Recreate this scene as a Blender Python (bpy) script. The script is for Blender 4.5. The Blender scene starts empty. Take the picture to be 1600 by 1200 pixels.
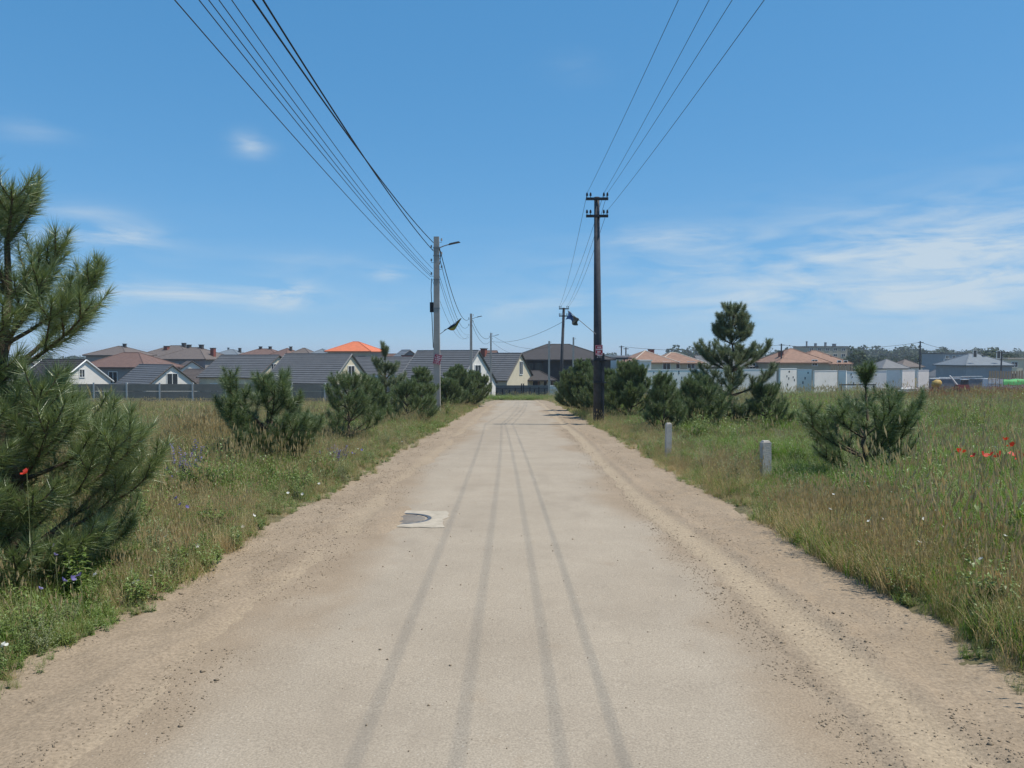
import bpy, math, random
import numpy as np
from mathutils import Vector, Matrix, Euler

R = math.radians
sc = bpy.context.scene
col = sc.collection

# ------------------------------------------------------------------ camera
EYE = 1.75
F = 1200.0            # focal length in photo pixels (1600 wide)
YAW = R(0.573)        # camera turned slightly left of the road axis (+Y)
PITCH = R(-2.10)
cam_d = bpy.data.cameras.new('camera')
cam = bpy.data.objects.new('camera', cam_d)
col.objects.link(cam)
cam_d.sensor_width = 36.0
cam_d.lens = 36.0 * F / 1600.0
cam_d.clip_start = 0.05
cam_d.clip_end = 20000
cam.location = (0, 0, EYE)
cam.rotation_euler = (R(90) + PITCH, 0, YAW)
sc.camera = cam
CR = cam.rotation_euler.to_matrix()

# ------------------------------------------------------------------ light
SUN_EL, SUN_AZ = R(66), R(97)     # azimuth clockwise from +Y: the sun stands to the right
world = bpy.data.worlds.new('World')
sc.world = world
world.use_nodes = True
wn = world.node_tree
wn.nodes.clear()


def N(nt, kind, **kw):
    n = nt.nodes.new(kind)
    for k, v in kw.items():
        setattr(n, k, v)
    return n


def build_world():
    L = wn.links.new
    out = N(wn, 'ShaderNodeOutputWorld')
    bg = N(wn, 'ShaderNodeBackground')
    bg.inputs['Strength'].default_value = 0.1
    sky = N(wn, 'ShaderNodeTexSky', sky_type='NISHITA')
    sky.sun_disc = False
    sky.sun_elevation = SUN_EL
    sky.sun_rotation = SUN_AZ
    sky.altitude = 1500
    sky.air_density = 1.0
    sky.dust_density = 0.0
    sky.ozone_density = 3.0
    tc = N(wn, 'ShaderNodeTexCoord')
    # camera response: a gentle tone curve per channel over the whole sky
    sp = N(wn, 'ShaderNodeSeparateColor'); L(sky.outputs[0], sp.inputs[0])
    hs = N(wn, 'ShaderNodeCombineColor')
    for ch, (gm, ml) in enumerate(((.80, .83), (.50, 2.12), (.42, 3.50))):
        pw = N(wn, 'ShaderNodeMath', operation='POWER'); pw.inputs[1].default_value = gm
        ms = N(wn, 'ShaderNodeMath', operation='MULTIPLY'); ms.inputs[1].default_value = ml
        L(sp.outputs[ch], pw.inputs[0]); L(pw.outputs[0], ms.inputs[0]); L(ms.outputs[0], hs.inputs[ch])
    # thin clouds: streaky noise inside a few soft banks
    mp = N(wn, 'ShaderNodeMapping')
    mp.inputs['Scale'].default_value = (4.5, 4.5, 24.0)
    mp.inputs['Rotation'].default_value = (0, R(-5), 0)
    L(tc.outputs['Generated'], mp.inputs[0])
    nz = N(wn, 'ShaderNodeTexNoise')
    nz.inputs['Scale'].default_value = 1.6
    nz.inputs['Detail'].default_value = 7
    nz.inputs['Roughness'].default_value = 0.58
    nz.inputs['Distortion'].default_value = 0.5
    L(mp.outputs[0], nz.inputs['Vector'])
    total = None
    banks = [(1330, 425, .34, .048, .75), (1570, 385, .22, .050, .95), (1050, 374, .06, .013, 1.2), (440, 460, .040, .018, 1.7),
             (1240, 470, .30, .022, .5), (395, 229, .020, .013, .85), (180, 368, .045, .011, 1.2), (300, 460, .13, .012, 1.0),
             (608, 428, .022, .008, 1.6), (45, 203, .035, .012, .4), (600, 480, .03, .008, .6), (830, 482, .07, .014, .4),
             (500, 410, .06, .012, .3), (140, 335, .045, .010, .5), (900, 110, .035, .02, .10),
             (-500, 380, .3, .05, .7), (2300, 300, .4, .06, .8), (2900, 420, .5, .05, .8), (-1200, 300, .4, .05, .6)]
    for (px, py, sx, sz, amp) in banks:
        az = (px - 812) / F
        el = (556 - py) / F
        v = Vector((az, 1, el)).normalized()
        s1 = N(wn, 'ShaderNodeVectorMath', operation='SUBTRACT')
        s1.inputs[1].default_value = v
        L(tc.outputs['Generated'], s1.inputs[0])
        s2 = N(wn, 'ShaderNodeVectorMath', operation='MULTIPLY')
        s2.inputs[1].default_value = (1 / sx, 1 / sx, 1 / sz)
        L(s1.outputs[0], s2.inputs[0])
        s3 = N(wn, 'ShaderNodeVectorMath', operation='DOT_PRODUCT')
        L(s2.outputs[0], s3.inputs[0]); L(s2.outputs[0], s3.inputs[1])
        m = N(wn, 'ShaderNodeMath', operation='MULTIPLY'); m.inputs[1].default_value = -1.0
        L(s3.outputs['Value'], m.inputs[0])
        e = N(wn, 'ShaderNodeMath', operation='EXPONENT'); L(m.outputs[0], e.inputs[0])
        g = N(wn, 'ShaderNodeMath', operation='MULTIPLY'); g.inputs[1].default_value = amp
        L(e.outputs[0], g.inputs[0])
        if total is None:
            total = g.outputs[0]
        else:
            a = N(wn, 'ShaderNodeMath', operation='ADD')
            L(total, a.inputs[0]); L(g.outputs[0], a.inputs[1]); total = a.outputs[0]
    rm = N(wn, 'ShaderNodeMapRange')
    rm.inputs['From Min'].default_value = 0.38
    rm.inputs['From Max'].default_value = 0.72
    L(nz.outputs['Fac'], rm.inputs['Value'])
    mu = N(wn, 'ShaderNodeMath', operation='MULTIPLY', use_clamp=True)
    L(rm.outputs[0], mu.inputs[0]); L(total, mu.inputs[1])
    mu2 = N(wn, 'ShaderNodeMath', operation='MULTIPLY'); mu2.inputs[1].default_value = 0.82
    L(mu.outputs[0], mu2.inputs[0])
    mix = N(wn, 'ShaderNodeMixRGB')
    mix.inputs[2].default_value = (6.0, 7.0, 7.8, 1)
    L(mu2.outputs[0], mix.inputs[0]); L(hs.outputs[0], mix.inputs[1])
    L(mix.outputs[0], bg.inputs['Color'])
    L(bg.outputs[0], out.inputs['Surface'])


build_world()
sd = bpy.data.lights.new('sun', 'SUN')
sd.energy = 5.0
sd.angle = R(0.53)
sd.color = (1.0, 0.94, 0.83)
sun = bpy.data.objects.new('sun', sd)
col.objects.link(sun)
sdir = Vector((math.cos(SUN_EL) * math.sin(SUN_AZ), math.cos(SUN_EL) * math.cos(SUN_AZ), math.sin(SUN_EL)))
sun.rotation_euler = sdir.to_track_quat('Z', 'Y').to_euler()
sun.location = sdir * 60

vs = sc.view_settings
vs.view_transform = 'Standard'
vs.look = 'None'
vs.exposure = 0.0
vs.gamma = 1.0
vs.use_curve_mapping = False
sc.render.engine = 'CYCLES'
sc.cycles.use_denoising = True
sc.cycles.max_bounces = 8
sc.cycles.transparent_max_bounces = 8
sc.cycles.diffuse_bounces = 3
sc.cycles.glossy_bounces = 2
sc.cycles.volume_bounces = 0
sc.cycles.caustics_reflective = False
sc.cycles.caustics_refractive = False

rnd = random.Random(7)
rng = np.random.default_rng(11)


# ------------------------------------------------------------------ terrain shape and pixel helper
_d = np.arange(-80, 4001, 0.5)
_s = np.interp(_d, [-80, 40, 105, 138, 4000], [.0333, .0333, .058, 0.0, 0.0])
_z = -np.cumsum(_s) * 0.5
_z -= np.interp(0, _d, _z)


def vnoise(x, y, seed=0):
    x = np.asarray(x, float); y = np.asarray(y, float)
    xi = np.floor(x); yi = np.floor(y)
    fx = x - xi; fy = y - yi
    fx = fx * fx * (3 - 2 * fx); fy = fy * fy * (3 - 2 * fy)

    def h(a, b):
        t = np.sin(a * 127.1 + b * 311.7 + seed * 74.7) * 43758.5453
        return t - np.floor(t)
    return (h(xi, yi) * (1 - fx) + h(xi + 1, yi) * fx) * (1 - fy) + (h(xi, yi + 1) * (1 - fx) + h(xi + 1, yi + 1) * fx) * fy


def fbm(x, y, seed=0, oct=4):
    a = 0; w = .5; t = 0
    for k in range(oct):
        a = a + w * vnoise(np.asarray(x) * 2 ** k, np.asarray(y) * 2 ** k, seed + k); t += w; w *= .55
    return a / t


def sstep(x, a, b):
    t = np.clip((np.asarray(x, float) - a) / (b - a), 0, 1)
    return t * t * (3 - 2 * t)


def gz(x, y):
    """ground height of the place (road level, no local relief)"""
    z = np.interp(y, _d, _z)
    return z + 0.022 * np.clip(np.asarray(x, float) - 14, 0, 60) * sstep(y, 12, 60)


def g(x, y):
    return float(gz(x, y))


def ray(px, py):
    v = CR @ Vector(((px - 800) / F, -(py - 600) / F, -1))
    return v


def at(px, py, D):
    v = ray(px, py)
    t = D / v.y
    return Vector((v.x * t, D, EYE + v.z * t))


def zat(py, D):
    return at(812, py, D).z


# ------------------------------------------------------------------ mesh helpers
class MB:
    def __init__(s):
        s.v = []; s.f = []; s.m = []

    def quad(s, a, b, c, d, m=0):
        n = len(s.v); s.v += [tuple(a), tuple(b), tuple(c), tuple(d)]; s.f.append((n, n + 1, n + 2, n + 3)); s.m.append(m)

    def tri(s, a, b, c, m=0):
        n = len(s.v); s.v += [tuple(a), tuple(b), tuple(c)]; s.f.append((n, n + 1, n + 2)); s.m.append(m)

    def box(s, c, sz, rot=None, m=0, taper=1.0):
        n = len(s.v)
        hx, hy, hz = sz[0] / 2, sz[1] / 2, sz[2] / 2
        for dz in (-1, 1):
            k = taper if dz > 0 else 1
            for dx, dy in ((-1, -1), (1, -1), (1, 1), (-1, 1)):
                p = Vector((dx * hx * k, dy * hy * k, dz * hz))
                if rot is not None:
                    p = rot @ p
                s.v.append((c[0] + p.x, c[1] + p.y, c[2] + p.z))
        for q in ((0, 3, 2, 1), (4, 5, 6, 7), (0, 1, 5, 4), (1, 2, 6, 5), (2, 3, 7, 6), (3, 0, 4, 7)):
            s.f.append(tuple(n + i for i in q)); s.m.append(m)
        return s

    def tube(s, pts, rad, n=6, m=0, cap=True):
        pts = [Vector(p) for p in pts]
        if not hasattr(rad, '__len__'):
            rad = [rad] * len(pts)
        base = len(s.v)
        up = Vector((0, 0, 1))
        for i, p in enumerate(pts):
            t = (pts[min(i + 1, len(pts) - 1)] - pts[max(i - 1, 0)])
            t = t.normalized() if t.length > 1e-9 else up
            a = t.cross(up)
            if a.length < 0.05:
                a = t.cross(Vector((1, 0, 0)))
            a.normalize(); b = t.cross(a)
            for k in range(n):
                w = 2 * math.pi * k / n
                q = p + (a * math.cos(w) + b * math.sin(w)) * rad[i]
                s.v.append((q.x, q.y, q.z))
        for i in range(len(pts) - 1):
            for k in range(n):
                k2 = (k + 1) % n
                s.f.append((base + i * n + k, base + i * n + k2, base + (i + 1) * n + k2, base + (i + 1) * n + k)); s.m.append(m)
        if cap:
            s.f.append(tuple(base + k for k in range(n))[::-1]); s.m.append(m)
            e = base + (len(pts) - 1) * n
            s.f.append(tuple(e + k for k in range(n))); s.m.append(m)
        return s

    def mesh(s, name, mats, smooth=False):
        me = bpy.data.meshes.new(name)
        me.from_pydata(s.v, [], s.f)
        for m in (mats if isinstance(mats, (list, tuple)) else [mats]):
            me.materials.append(m)
        me.polygons.foreach_set('material_index', s.m)
        if smooth:
            me.polygons.foreach_set('use_smooth', [True] * len(s.f))
        me.update()
        return me

    def build(s, name, mats, parent=None, smooth=False):
        return link(name, s.mesh(name, mats, smooth), parent)


def link(name, me, parent=None):
    o = bpy.data.objects.new(name, me)
    col.objects.link(o)
    if parent is not None:
        o.parent = parent
    return o


def tag(o, label=None, cat=None, group=None, kind=None):
    if label: o['label'] = label
    if cat: o['category'] = cat
    if group: o['group'] = group
    if kind: o['kind'] = kind
    return o


def empty(name, loc, rz=0.0):
    o = bpy.data.objects.new(name, None)
    o.empty_display_size = 0.2
    col.objects.link(o)
    o.location = loc
    o.rotation_euler = (0, 0, rz)
    return o


def np_mesh(name, V, Fc, mats, smooth=False):
    """V (n,3), Fc (m,k) arrays"""
    me = bpy.data.meshes.new(name)
    V = np.asarray(V, np.float32); Fc = np.asarray(Fc, np.int32)
    k = Fc.shape[1]
    me.vertices.add(len(V)); me.vertices.foreach_set('co', V.ravel())
    me.loops.add(Fc.size); me.loops.foreach_set('vertex_index', Fc.ravel())
    me.polygons.add(len(Fc))
    me.polygons.foreach_set('loop_start', np.arange(0, Fc.size, k, dtype=np.int32))
    me.polygons.foreach_set('loop_total', np.full(len(Fc), k, np.int32))
    if smooth:
        me.polygons.foreach_set('use_smooth', np.ones(len(Fc), bool))
    for m in (mats if isinstance(mats, (list, tuple)) else [mats]):
        me.materials.append(m)
    me.update(calc_edges=True)
    return me


def grid_faces(nr, nc):
    i = np.arange(nr - 1)[:, None] * nc + np.arange(nc - 1)[None, :]
    i = i.ravel()
    return np.stack([i, i + 1, i + nc + 1, i + nc], 1)


def attr(me, name, arr):
    a = me.attributes.new(name, 'FLOAT', 'POINT')
    a.data.foreach_set('value', np.asarray(arr, np.float32).ravel())


# ------------------------------------------------------------------ materials
def rgb(c):
    return (c[0], c[1], c[2], 1)


def mat(name, c, rough=.85, var=.18, scale=3.0, bump=0.0, bscale=None, metal=0.0, spec=.3, c2=None):
    m = bpy.data.materials.new(name)
    m.use_nodes = True
    nt = m.node_tree; L = nt.links.new
    b = nt.nodes['Principled BSDF']
    b.inputs['Roughness'].default_value = rough
    b.inputs['Metallic'].default_value = metal
    b.inputs['Specular IOR Level'].default_value = spec
    tc = N(nt, 'ShaderNodeTexCoord')
    nz = N(nt, 'ShaderNodeTexNoise')
    nz.inputs['Scale'].default_value = scale
    nz.inputs['Detail'].default_value = 6
    nz.inputs['Roughness'].default_value = .62
    L(tc.outputs['Object'], nz.inputs['Vector'])
    rp = N(nt, 'ShaderNodeValToRGB')
    a = [max(0, x * (1 - var)) for x in c]
    d = c2 if c2 else [min(1, x * (1 + var)) for x in c]
    rp.color_ramp.elements[0].position = .3; rp.color_ramp.elements[0].color = rgb(a)
    rp.color_ramp.elements[1].position = .7; rp.color_ramp.elements[1].color = rgb(d)
    L(nz.outputs['Fac'], rp.inputs[0]); L(rp.outputs[0], b.inputs['Base Color'])
    if bump:
        n2 = N(nt, 'ShaderNodeTexNoise')
        n2.inputs['Scale'].default_value = bscale or scale * 6
        n2.inputs['Detail'].default_value = 4
        L(tc.outputs['Object'], n2.inputs['Vector'])
        bp = N(nt, 'ShaderNodeBump'); bp.inputs['Strength'].default_value = bump; bp.inputs['Distance'].default_value = .02
        L(n2.outputs['Fac'], bp.inputs['Height']); L(bp.outputs[0], b.inputs['Normal'])
    return m


def leafmat(name, c1, c2, trans=.35, per='object', rough=.55, gloss=.06, patch=None):
    """leaf or blade: diffuse + translucent + a little gloss; colour varies by instance or by leaf"""
    m = bpy.data.materials.new(name)
    m.use_nodes = True
    nt = m.node_tree; L = nt.links.new
    nt.nodes.clear()
    out = N(nt, 'ShaderNodeOutputMaterial')
    mix = N(nt, 'ShaderNodeMixRGB')
    mix.inputs[1].default_value = rgb(c1); mix.inputs[2].default_value = rgb(c2)
    if per == 'object':
        oi = N(nt, 'ShaderNodeObjectInfo')
        gi = N(nt, 'ShaderNodeNewGeometry')
        av = N(nt, 'ShaderNodeMath', operation='ADD'); av.use_clamp = True
        m1 = N(nt, 'ShaderNodeMath', operation='MULTIPLY'); m1.inputs[1].default_value = .65
        m2 = N(nt, 'ShaderNodeMath', operation='MULTIPLY'); m2.inputs[1].default_value = .35
        L(oi.outputs['Random'], m1.inputs[0]); L(gi.outputs['Random Per Island'], m2.inputs[0])
        L(m1.outputs[0], av.inputs[0]); L(m2.outputs[0], av.inputs[1])
        L(av.outputs[0], mix.inputs[0])
    else:
        gi = N(nt, 'ShaderNodeNewGeometry')
        L(gi.outputs['Random Per Island'], mix.inputs[0])
    df = N(nt, 'ShaderNodeBsdfDiffuse'); tr = N(nt, 'ShaderNodeBsdfTranslucent'); gl = N(nt, 'ShaderNodeBsdfGlossy')
    gl.inputs['Roughness'].default_value = rough
    gl.inputs['Color'].default_value = (.9, .95, .9, 1)
    L(mix.outputs[0], df.inputs['Color']); L(mix.outputs[0], tr.inputs['Color'])
    a = N(nt, 'ShaderNodeMixShader'); a.inputs[0].default_value = trans
    L(df.outputs[0], a.inputs[1]); L(tr.outputs[0], a.inputs[2])
    b = N(nt, 'ShaderNodeMixShader'); b.inputs[0].default_value = gloss
    L(a.outputs[0], b.inputs[1]); L(gl.outputs[0], b.inputs[2])
    L(b.outputs[0], out.inputs['Surface'])
    return m


def attr_mix_mat(name, base, over, aname, base2=None, over2=None, grain=60, bump=.4, rough=.92, dark=None, specks=0.0):
    """a surface whose colour goes from base to over by a mask stored on the mesh (dust on asphalt, worn wheel tracks)"""
    m = bpy.data.materials.new(name)
    m.use_nodes = True
    nt = m.node_tree; L = nt.links.new
    b = nt.nodes['Principled BSDF']
    b.inputs['Roughness'].default_value = rough
    b.inputs['Specular IOR Level'].default_value = .2
    tc = N(nt, 'ShaderNodeTexCoord')

    def nzr(scale, c1, c2, lo=.3, hi=.7, detail=6):
        n = N(nt, 'ShaderNodeTexNoise'); n.inputs['Scale'].default_value = scale; n.inputs['Detail'].default_value = detail
        n.inputs['Roughness'].default_value = .65
        L(tc.outputs['Object'], n.inputs['Vector'])
        r = N(nt, 'ShaderNodeValToRGB')
        r.color_ramp.elements[0].position = lo; r.color_ramp.elements[0].color = rgb(c1)
        r.color_ramp.elements[1].position = hi; r.color_ramp.elements[1].color = rgb(c2)
        L(n.outputs['Fac'], r.inputs[0])
        return r.outputs[0], n.outputs['Fac']
    cb, _ = nzr(1.1, base, base2 or base)
    co, _ = nzr(1.7, over, over2 or over)
    at_ = N(nt, 'ShaderNodeAttribute', attribute_name=aname)
    mx = N(nt, 'ShaderNodeMixRGB'); L(at_.outputs['Fac'], mx.inputs[0]); L(cb, mx.inputs[1]); L(co, mx.inputs[2])
    last = mx.outputs[0]
    gr, gf = nzr(grain, (.70, .70, .70), (1.24, 1.24, 1.24), .30, .70, 4)
    mg = N(nt, 'ShaderNodeMixRGB', blend_type='MULTIPLY'); mg.inputs[0].default_value = 1
    L(last, mg.inputs[1]); L(gr, mg.inputs[2]); last = mg.outputs[0]
    if specks:
        vo = N(nt, 'ShaderNodeTexVoronoi'); vo.inputs['Scale'].default_value = 34
        L(tc.outputs['Object'], vo.inputs['Vector'])
        r = N(nt, 'ShaderNodeValToRGB')
        r.color_ramp.elements[0].position = 0.08; r.color_ramp.elements[0].color = (specks, specks, specks, 1)
        r.color_ramp.elements[1].position = 0.16; r.color_ramp.elements[1].color = (0, 0, 0, 1)
        L(vo.outputs['Distance'], r.inputs[0])
        # only some of the cells show a stone
        sp = N(nt, 'ShaderNodeMath', operation='GREATER_THAN'); sp.inputs[1].default_value = .72
        sx = N(nt, 'ShaderNodeSeparateColor'); L(vo.outputs['Color'], sx.inputs[0]); L(sx.outputs[0], sp.inputs[0])
        mm = N(nt, 'ShaderNodeMath', operation='MULTIPLY'); L(r.outputs[0], mm.inputs[0]); L(sp.outputs[0], mm.inputs[1])
        mz = N(nt, 'ShaderNodeMixRGB'); mz.inputs[2].default_value = (.62, .58, .50, 1)
        L(mm.outputs[0], mz.inputs[0]); L(last, mz.inputs[1]); last = mz.outputs[0]
    if dark:
        ad = N(nt, 'ShaderNodeAttribute', attribute_name=dark[0])
        md = N(nt, 'ShaderNodeMixRGB'); md.inputs[2].default_value = rgb(dark[1])
        L(ad.outputs['Fac'], md.inputs[0]); L(last, md.inputs[1]); last = md.outputs[0]
    L(last, b.inputs['Base Color'])
    if bump:
        bp = N(nt, 'ShaderNodeBump'); bp.inputs['Strength'].default_value = bump; bp.inputs['Distance'].default_value = .01
        L(gf, bp.inputs['Height']); L(bp.outputs[0], b.inputs['Normal'])
    return m


DIRT = (.262, .200, .138); DIRT2 = (.322, .250, .176)
M = {}
M['asphalt'] = attr_mix_mat('asphalt', (.315, .262, .200), DIRT, 'dust', (.372, .312, .240), DIRT2, 85, .35, dark=('track', (.255, .210, .160)), specks=.5)
M['dirt'] = attr_mix_mat('dirt', DIRT, (.340, .265, .182), 'pale', DIRT2, (.372, .293, .203), 45, .8)
M['clod'] = mat('clod', (.25, .195, .135), .95, .35, 30)
M['soil'] = attr_mix_mat('soil', (.10, .088, .045), (.15, .080, .05), 'red', (.15, .130, .068), (.20, .11, .065), 18, .8)
M['concrete'] = mat('pole_concrete', (.36, .335, .31), .9, .16, 2.0, .3, 30)
M['post_concrete'] = mat('marker_concrete', (.50, .45, .40), .9, .2, 9.0, .4, 60)
M['collar'] = mat('collar_concrete', (.40, .345, .27), .9, .2, 6.0, .4, 50)
M['pole_dark'] = mat('dark_pole_shade', (.062, .064, .072), .85, .3, 4, .3, 25)  # dark colour carries the shade of a backlit pole side
M['dark_metal'] = mat('dark_metal', (.03, .032, .036), .55, .3, 6, metal=.4)
M['grey_metal'] = mat('grey_metal', (.22, .23, .24), .5, .15, 6, metal=.5)
M['iron'] = mat('cast_iron', (.13, .14, .155), .55, .3, 12, .3, metal=.5)
M['insul'] = mat('insulator', (.30, .30, .29), .3, .1, 5)
M['wire'] = mat('wire', (.045, .05, .06), .6, .2, 3)
M['cable'] = mat('cable', (.012, .013, .016), .6, .2, 3)
M['bark'] = mat('pine_bark', (.105, .078, .055), .95, .35, 22, .8, 60)
M['twig'] = mat('pine_twig', (.13, .10, .06), .95, .3, 22)
M['needle'] = leafmat('pine_needles', (0.085, 0.138, 0.034), (0.27, 0.33, 0.105), 0.36, 'island', .45, .10)
M['needle_far'] = leafmat('pine_needles_distant', (0.075, 0.125, 0.034), (0.195, 0.245, 0.078), 0.34, 'island', .5, .08)
M['needle_blue'] = leafmat('pine_needles_bluish', (0.11, 0.15, 0.065), (0.25, 0.285, 0.14), 0.36, 'island', .5, .09)
M['grass'] = leafmat('green_grass', (0.145, 0.195, 0.04), (0.315, 0.35, 0.095), 0.48, 'object', .5, .03)
M['grass_lush'] = leafmat('lush_grass', (0.105, 0.205, 0.022), (0.235, 0.345, 0.058), 0.48, 'object', .5, .03)
M['grass_dry'] = leafmat('dry_grass', (0.44, 0.315, 0.13), (0.64, 0.51, 0.27), 0.42, 'object', .6, .05)
M['grass_rust'] = leafmat('rusty_grass', (0.33, 0.125, 0.065), (0.46, 0.23, 0.12), 0.4, 'object', .6, .03)
M['weed'] = leafmat('weed_leaf', (0.12, 0.195, 0.03), (0.24, 0.32, 0.075), 0.45, 'object', .5, .06)
M['worm'] = leafmat('grey_green_herb', (0.23, 0.255, 0.12), (0.36, 0.375, 0.21), 0.38, 'object', .6, .04)
M['stem'] = leafmat('weed_stem', (.13, .15, .05), (.20, .20, .09), .2, 'object', .6, .04)
M['white_petal'] = leafmat('white_petal', (.72, .72, .68), (.80, .80, .76), .35, 'object', .6, .03)
M['violet_petal'] = leafmat('violet_petal', (.16, .13, .36), (.25, .21, .46), .35, 'object', .6, .03)
M['red_petal'] = leafmat('red_petal', (.62, .035, .018), (.72, .07, .03), .35, 'object', .6, .04)
M['wood_far'] = leafmat('distant_foliage', (0.042, 0.066, 0.03), (0.06, 0.085, 0.04), 0.15, 'island', .7, .02)
M['glass'] = mat('window_glass', (.028, .034, .042), .12, .2, 2, spec=.6)
M['frame_white'] = mat('frame_white', (.74, .74, .72), .5, .06, 3)
M['frame_dark'] = mat('frame_dark', (.07, .062, .058), .6, .1, 3)
M['roof_grey'] = mat('roof_grey', (.105, .108, .115), .62, .12, 1.2)
M['roof_grey2'] = mat('roof_grey_light', (.150, .152, .158), .65, .12, 1.2)
M['roof_dark'] = mat('roof_dark', (.048, .042, .041), .7, .15, 1.2)
M['roof_brown'] = mat('roof_brown', (.150, .092, .075), .75, .15, 1.5)
M['roof_taupe'] = mat('roof_taupe', (.135, .110, .098), .75, .15, 1.5)
M['roof_terra'] = mat('roof_terracotta', (.25, .150, .108), .8, .18, 1.5)
M['roof_orange'] = mat('roof_orange', (.58, .165, .075), .75, .12, 1.5)
M['roof_blue'] = mat('roof_blue_grey', (.155, .180, .205), .7, .12, 1.5)
M['ridge_pale'] = mat('ridge_pale', (.50, .43, .36), .8, .1, 3)
M['wall_white'] = mat('wall_white', (.74, .71, .66), .9, .06, 1)
M['wall_cream'] = mat('wall_cream', (.62, .55, .41), .9, .07, 1)
M['wall_grey'] = mat('wall_grey', (.27, .255, .25), .9, .10, 1)
M['wall_bluegrey'] = mat('wall_blue_grey', (.30, .33, .36), .9, .08, 1)
M['wall_tan'] = mat('wall_tan', (.43, .37, .28), .9, .10, 1)
M['wall_dark'] = mat('wall_dark', (.045, .042, .041), .9, .16, .8)
M['wall_red'] = mat('wall_red', (.42, .10, .07), .9, .1, 1)
M['brick'] = mat('brick_chimney', (.24, .075, .055), .9, .2, 6)
M['fence_grey'] = mat('fence_grey', (.205, .188, .165), .9, .14, 1.6, .3, 20)
M['fence_post'] = mat('fence_post_pale', (.44, .45, .45), .9, .1, 4)
M['fence_slate'] = mat('fence_slate', (.105, .130, .140), .8, .12, 1)
M['slab'] = mat('slab_concrete', (.84, .78, .71), .9, .10, .8, .2, 12)
M['slab_shaded'] = mat('slab_concrete_shaded', (.86, .81, .74), .9, .10, .8, .2, 12)  # slab copy for shaded faces, lightened in colour to offset the shade
M['slab_top'] = mat('slab_edge', (.72, .71, .69), .9, .06, 1)
M['hole'] = mat('slot_shade', (.06, .065, .07), .9, .1, 3)
M['flag_blue'] = mat('flag_blue', (.028, .075, .19), .8, .15, 6)
M['flag_yellow'] = mat('flag_yellow', (.36, .28, .06), .8, .15, 6)
M['flag_dull'] = mat('flag_dull', (.075, .080, .070), .8, .3, 9)
M['sign_red'] = mat('sign_red', (.42, .018, .045), .5, .12, 4)
M['sign_white'] = mat('sign_print', (.75, .62, .62), .5, .1, 4)
M['yellow'] = mat('machine_yellow', (.42, .28, .08), .6, .15, 4)
M['machine_red'] = mat('machine_red', (.22, .06, .05), .6, .2, 4)
M['tarp_green'] = mat('tarp_green', (.10, .38, .12), .7, .1, 2)
M['timber'] = mat('fence_timber', (.36, .27, .18), .9, .2, 4)
M['block'] = mat('block_panel', (.20, .215, .23), .9, .15, 2)


# ------------------------------------------------------------------ ground, road, shoulders
def build_ground():
    xs = np.concatenate([-np.geomspace(2000, 12.5, 55), np.arange(-12, -2.2, .16), np.arange(-2.2, 2.3, .5), np.arange(2.4, 12.2, .16), np.geomspace(12.5, 2000, 55)])
    ys = np.concatenate([np.arange(-30, 1, 2.0), np.arange(1, 24, .16), np.geomspace(24, 150, 150), np.geomspace(156, 2000, 34)])
    X, Y = np.meshgrid(xs, ys)
    Z = gz(X, Y)
    near = 1 - sstep(np.abs(Y), 90, 150)
    edge = (fbm(X * 1.3, Y * 1.3, 3) - .5) * .16 * near
    side = sstep(np.abs(X) + (fbm(X * .9 + 9, Y * .9, 5) - .5) * .9, 2.65, 3.35)
    on = sstep(Y, 88, 93)                       # past the end of the road it is grass right across
    side = np.maximum(side, on)
    Z = Z - .07 + side * (.15 + edge) + side * (fbm(X * .12, Y * .12, 8) - .6) * .3 * sstep(np.abs(X), 4, 14) * near
    me = np_mesh('ground', np.stack([X.ravel(), Y.ravel(), Z.ravel()], 1), grid_faces(*X.shape), M['soil'], True)
    red = sstep(X / np.maximum(Y, 1), .40, .5) * sstep(Y, 38, 50) * (1 - sstep(Y, 100, 130))
    attr(me, 'red', red)
    o = link('ground', me)
    tag(o, 'dry meadow soil under the grass on both sides of the road', 'ground', kind='structure')
    return o


build_ground()


def road_rows():
    return np.concatenate([np.arange(-10, 2.5, .5), np.arange(2.5, 13, .05), np.geomspace(13, 91, 170)])


def build_road():
    xs = np.arange(-3.0, 3.01, .04)
    ys = road_rows()
    X, Y = np.meshgrid(xs, ys)
    Z = gz(X, Y) - .004 * (X ** 2) * .4
    wob = (fbm(X * .7, Y * .45, 31) - .5)
    l = -X - 1.72 + wob * 1.1 + (fbm(X * 3, Y * 2, 35) - .5) * .35
    r = X - 1.42 + wob * 1.1 + (fbm(X * 3, Y * 2, 36) - .5) * .35
    dust = np.maximum(sstep(l, -.35, .30), sstep(r, -.35, .30))
    dust = np.clip(dust + .16 * sstep(fbm(X * .9, Y * .30, 41), .5, .8) + .3 * sstep(fbm(X * 4.5, Y * 3, 43), .72, .84), 0, 1)
    # worn darker lanes and oily mottling
    tr = .35 * sstep(fbm(X * 1.1, Y * .10, 61), .45, .75) + .35 * sstep(fbm(X * 2.5, Y * 1.2, 63), .6, .8)
    tr = np.clip(tr, 0, .55) * (1 - .6 * dust)
    me = np_mesh('road', np.stack([X.ravel(), Y.ravel(), Z.ravel()], 1), grid_faces(*X.shape), M['asphalt'], True)
    attr(me, 'dust', dust); attr(me, 'track', tr)
    tag(link('road', me), 'narrow dusty asphalt road running straight away from the viewer', 'road', kind='structure')


build_road()


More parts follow.
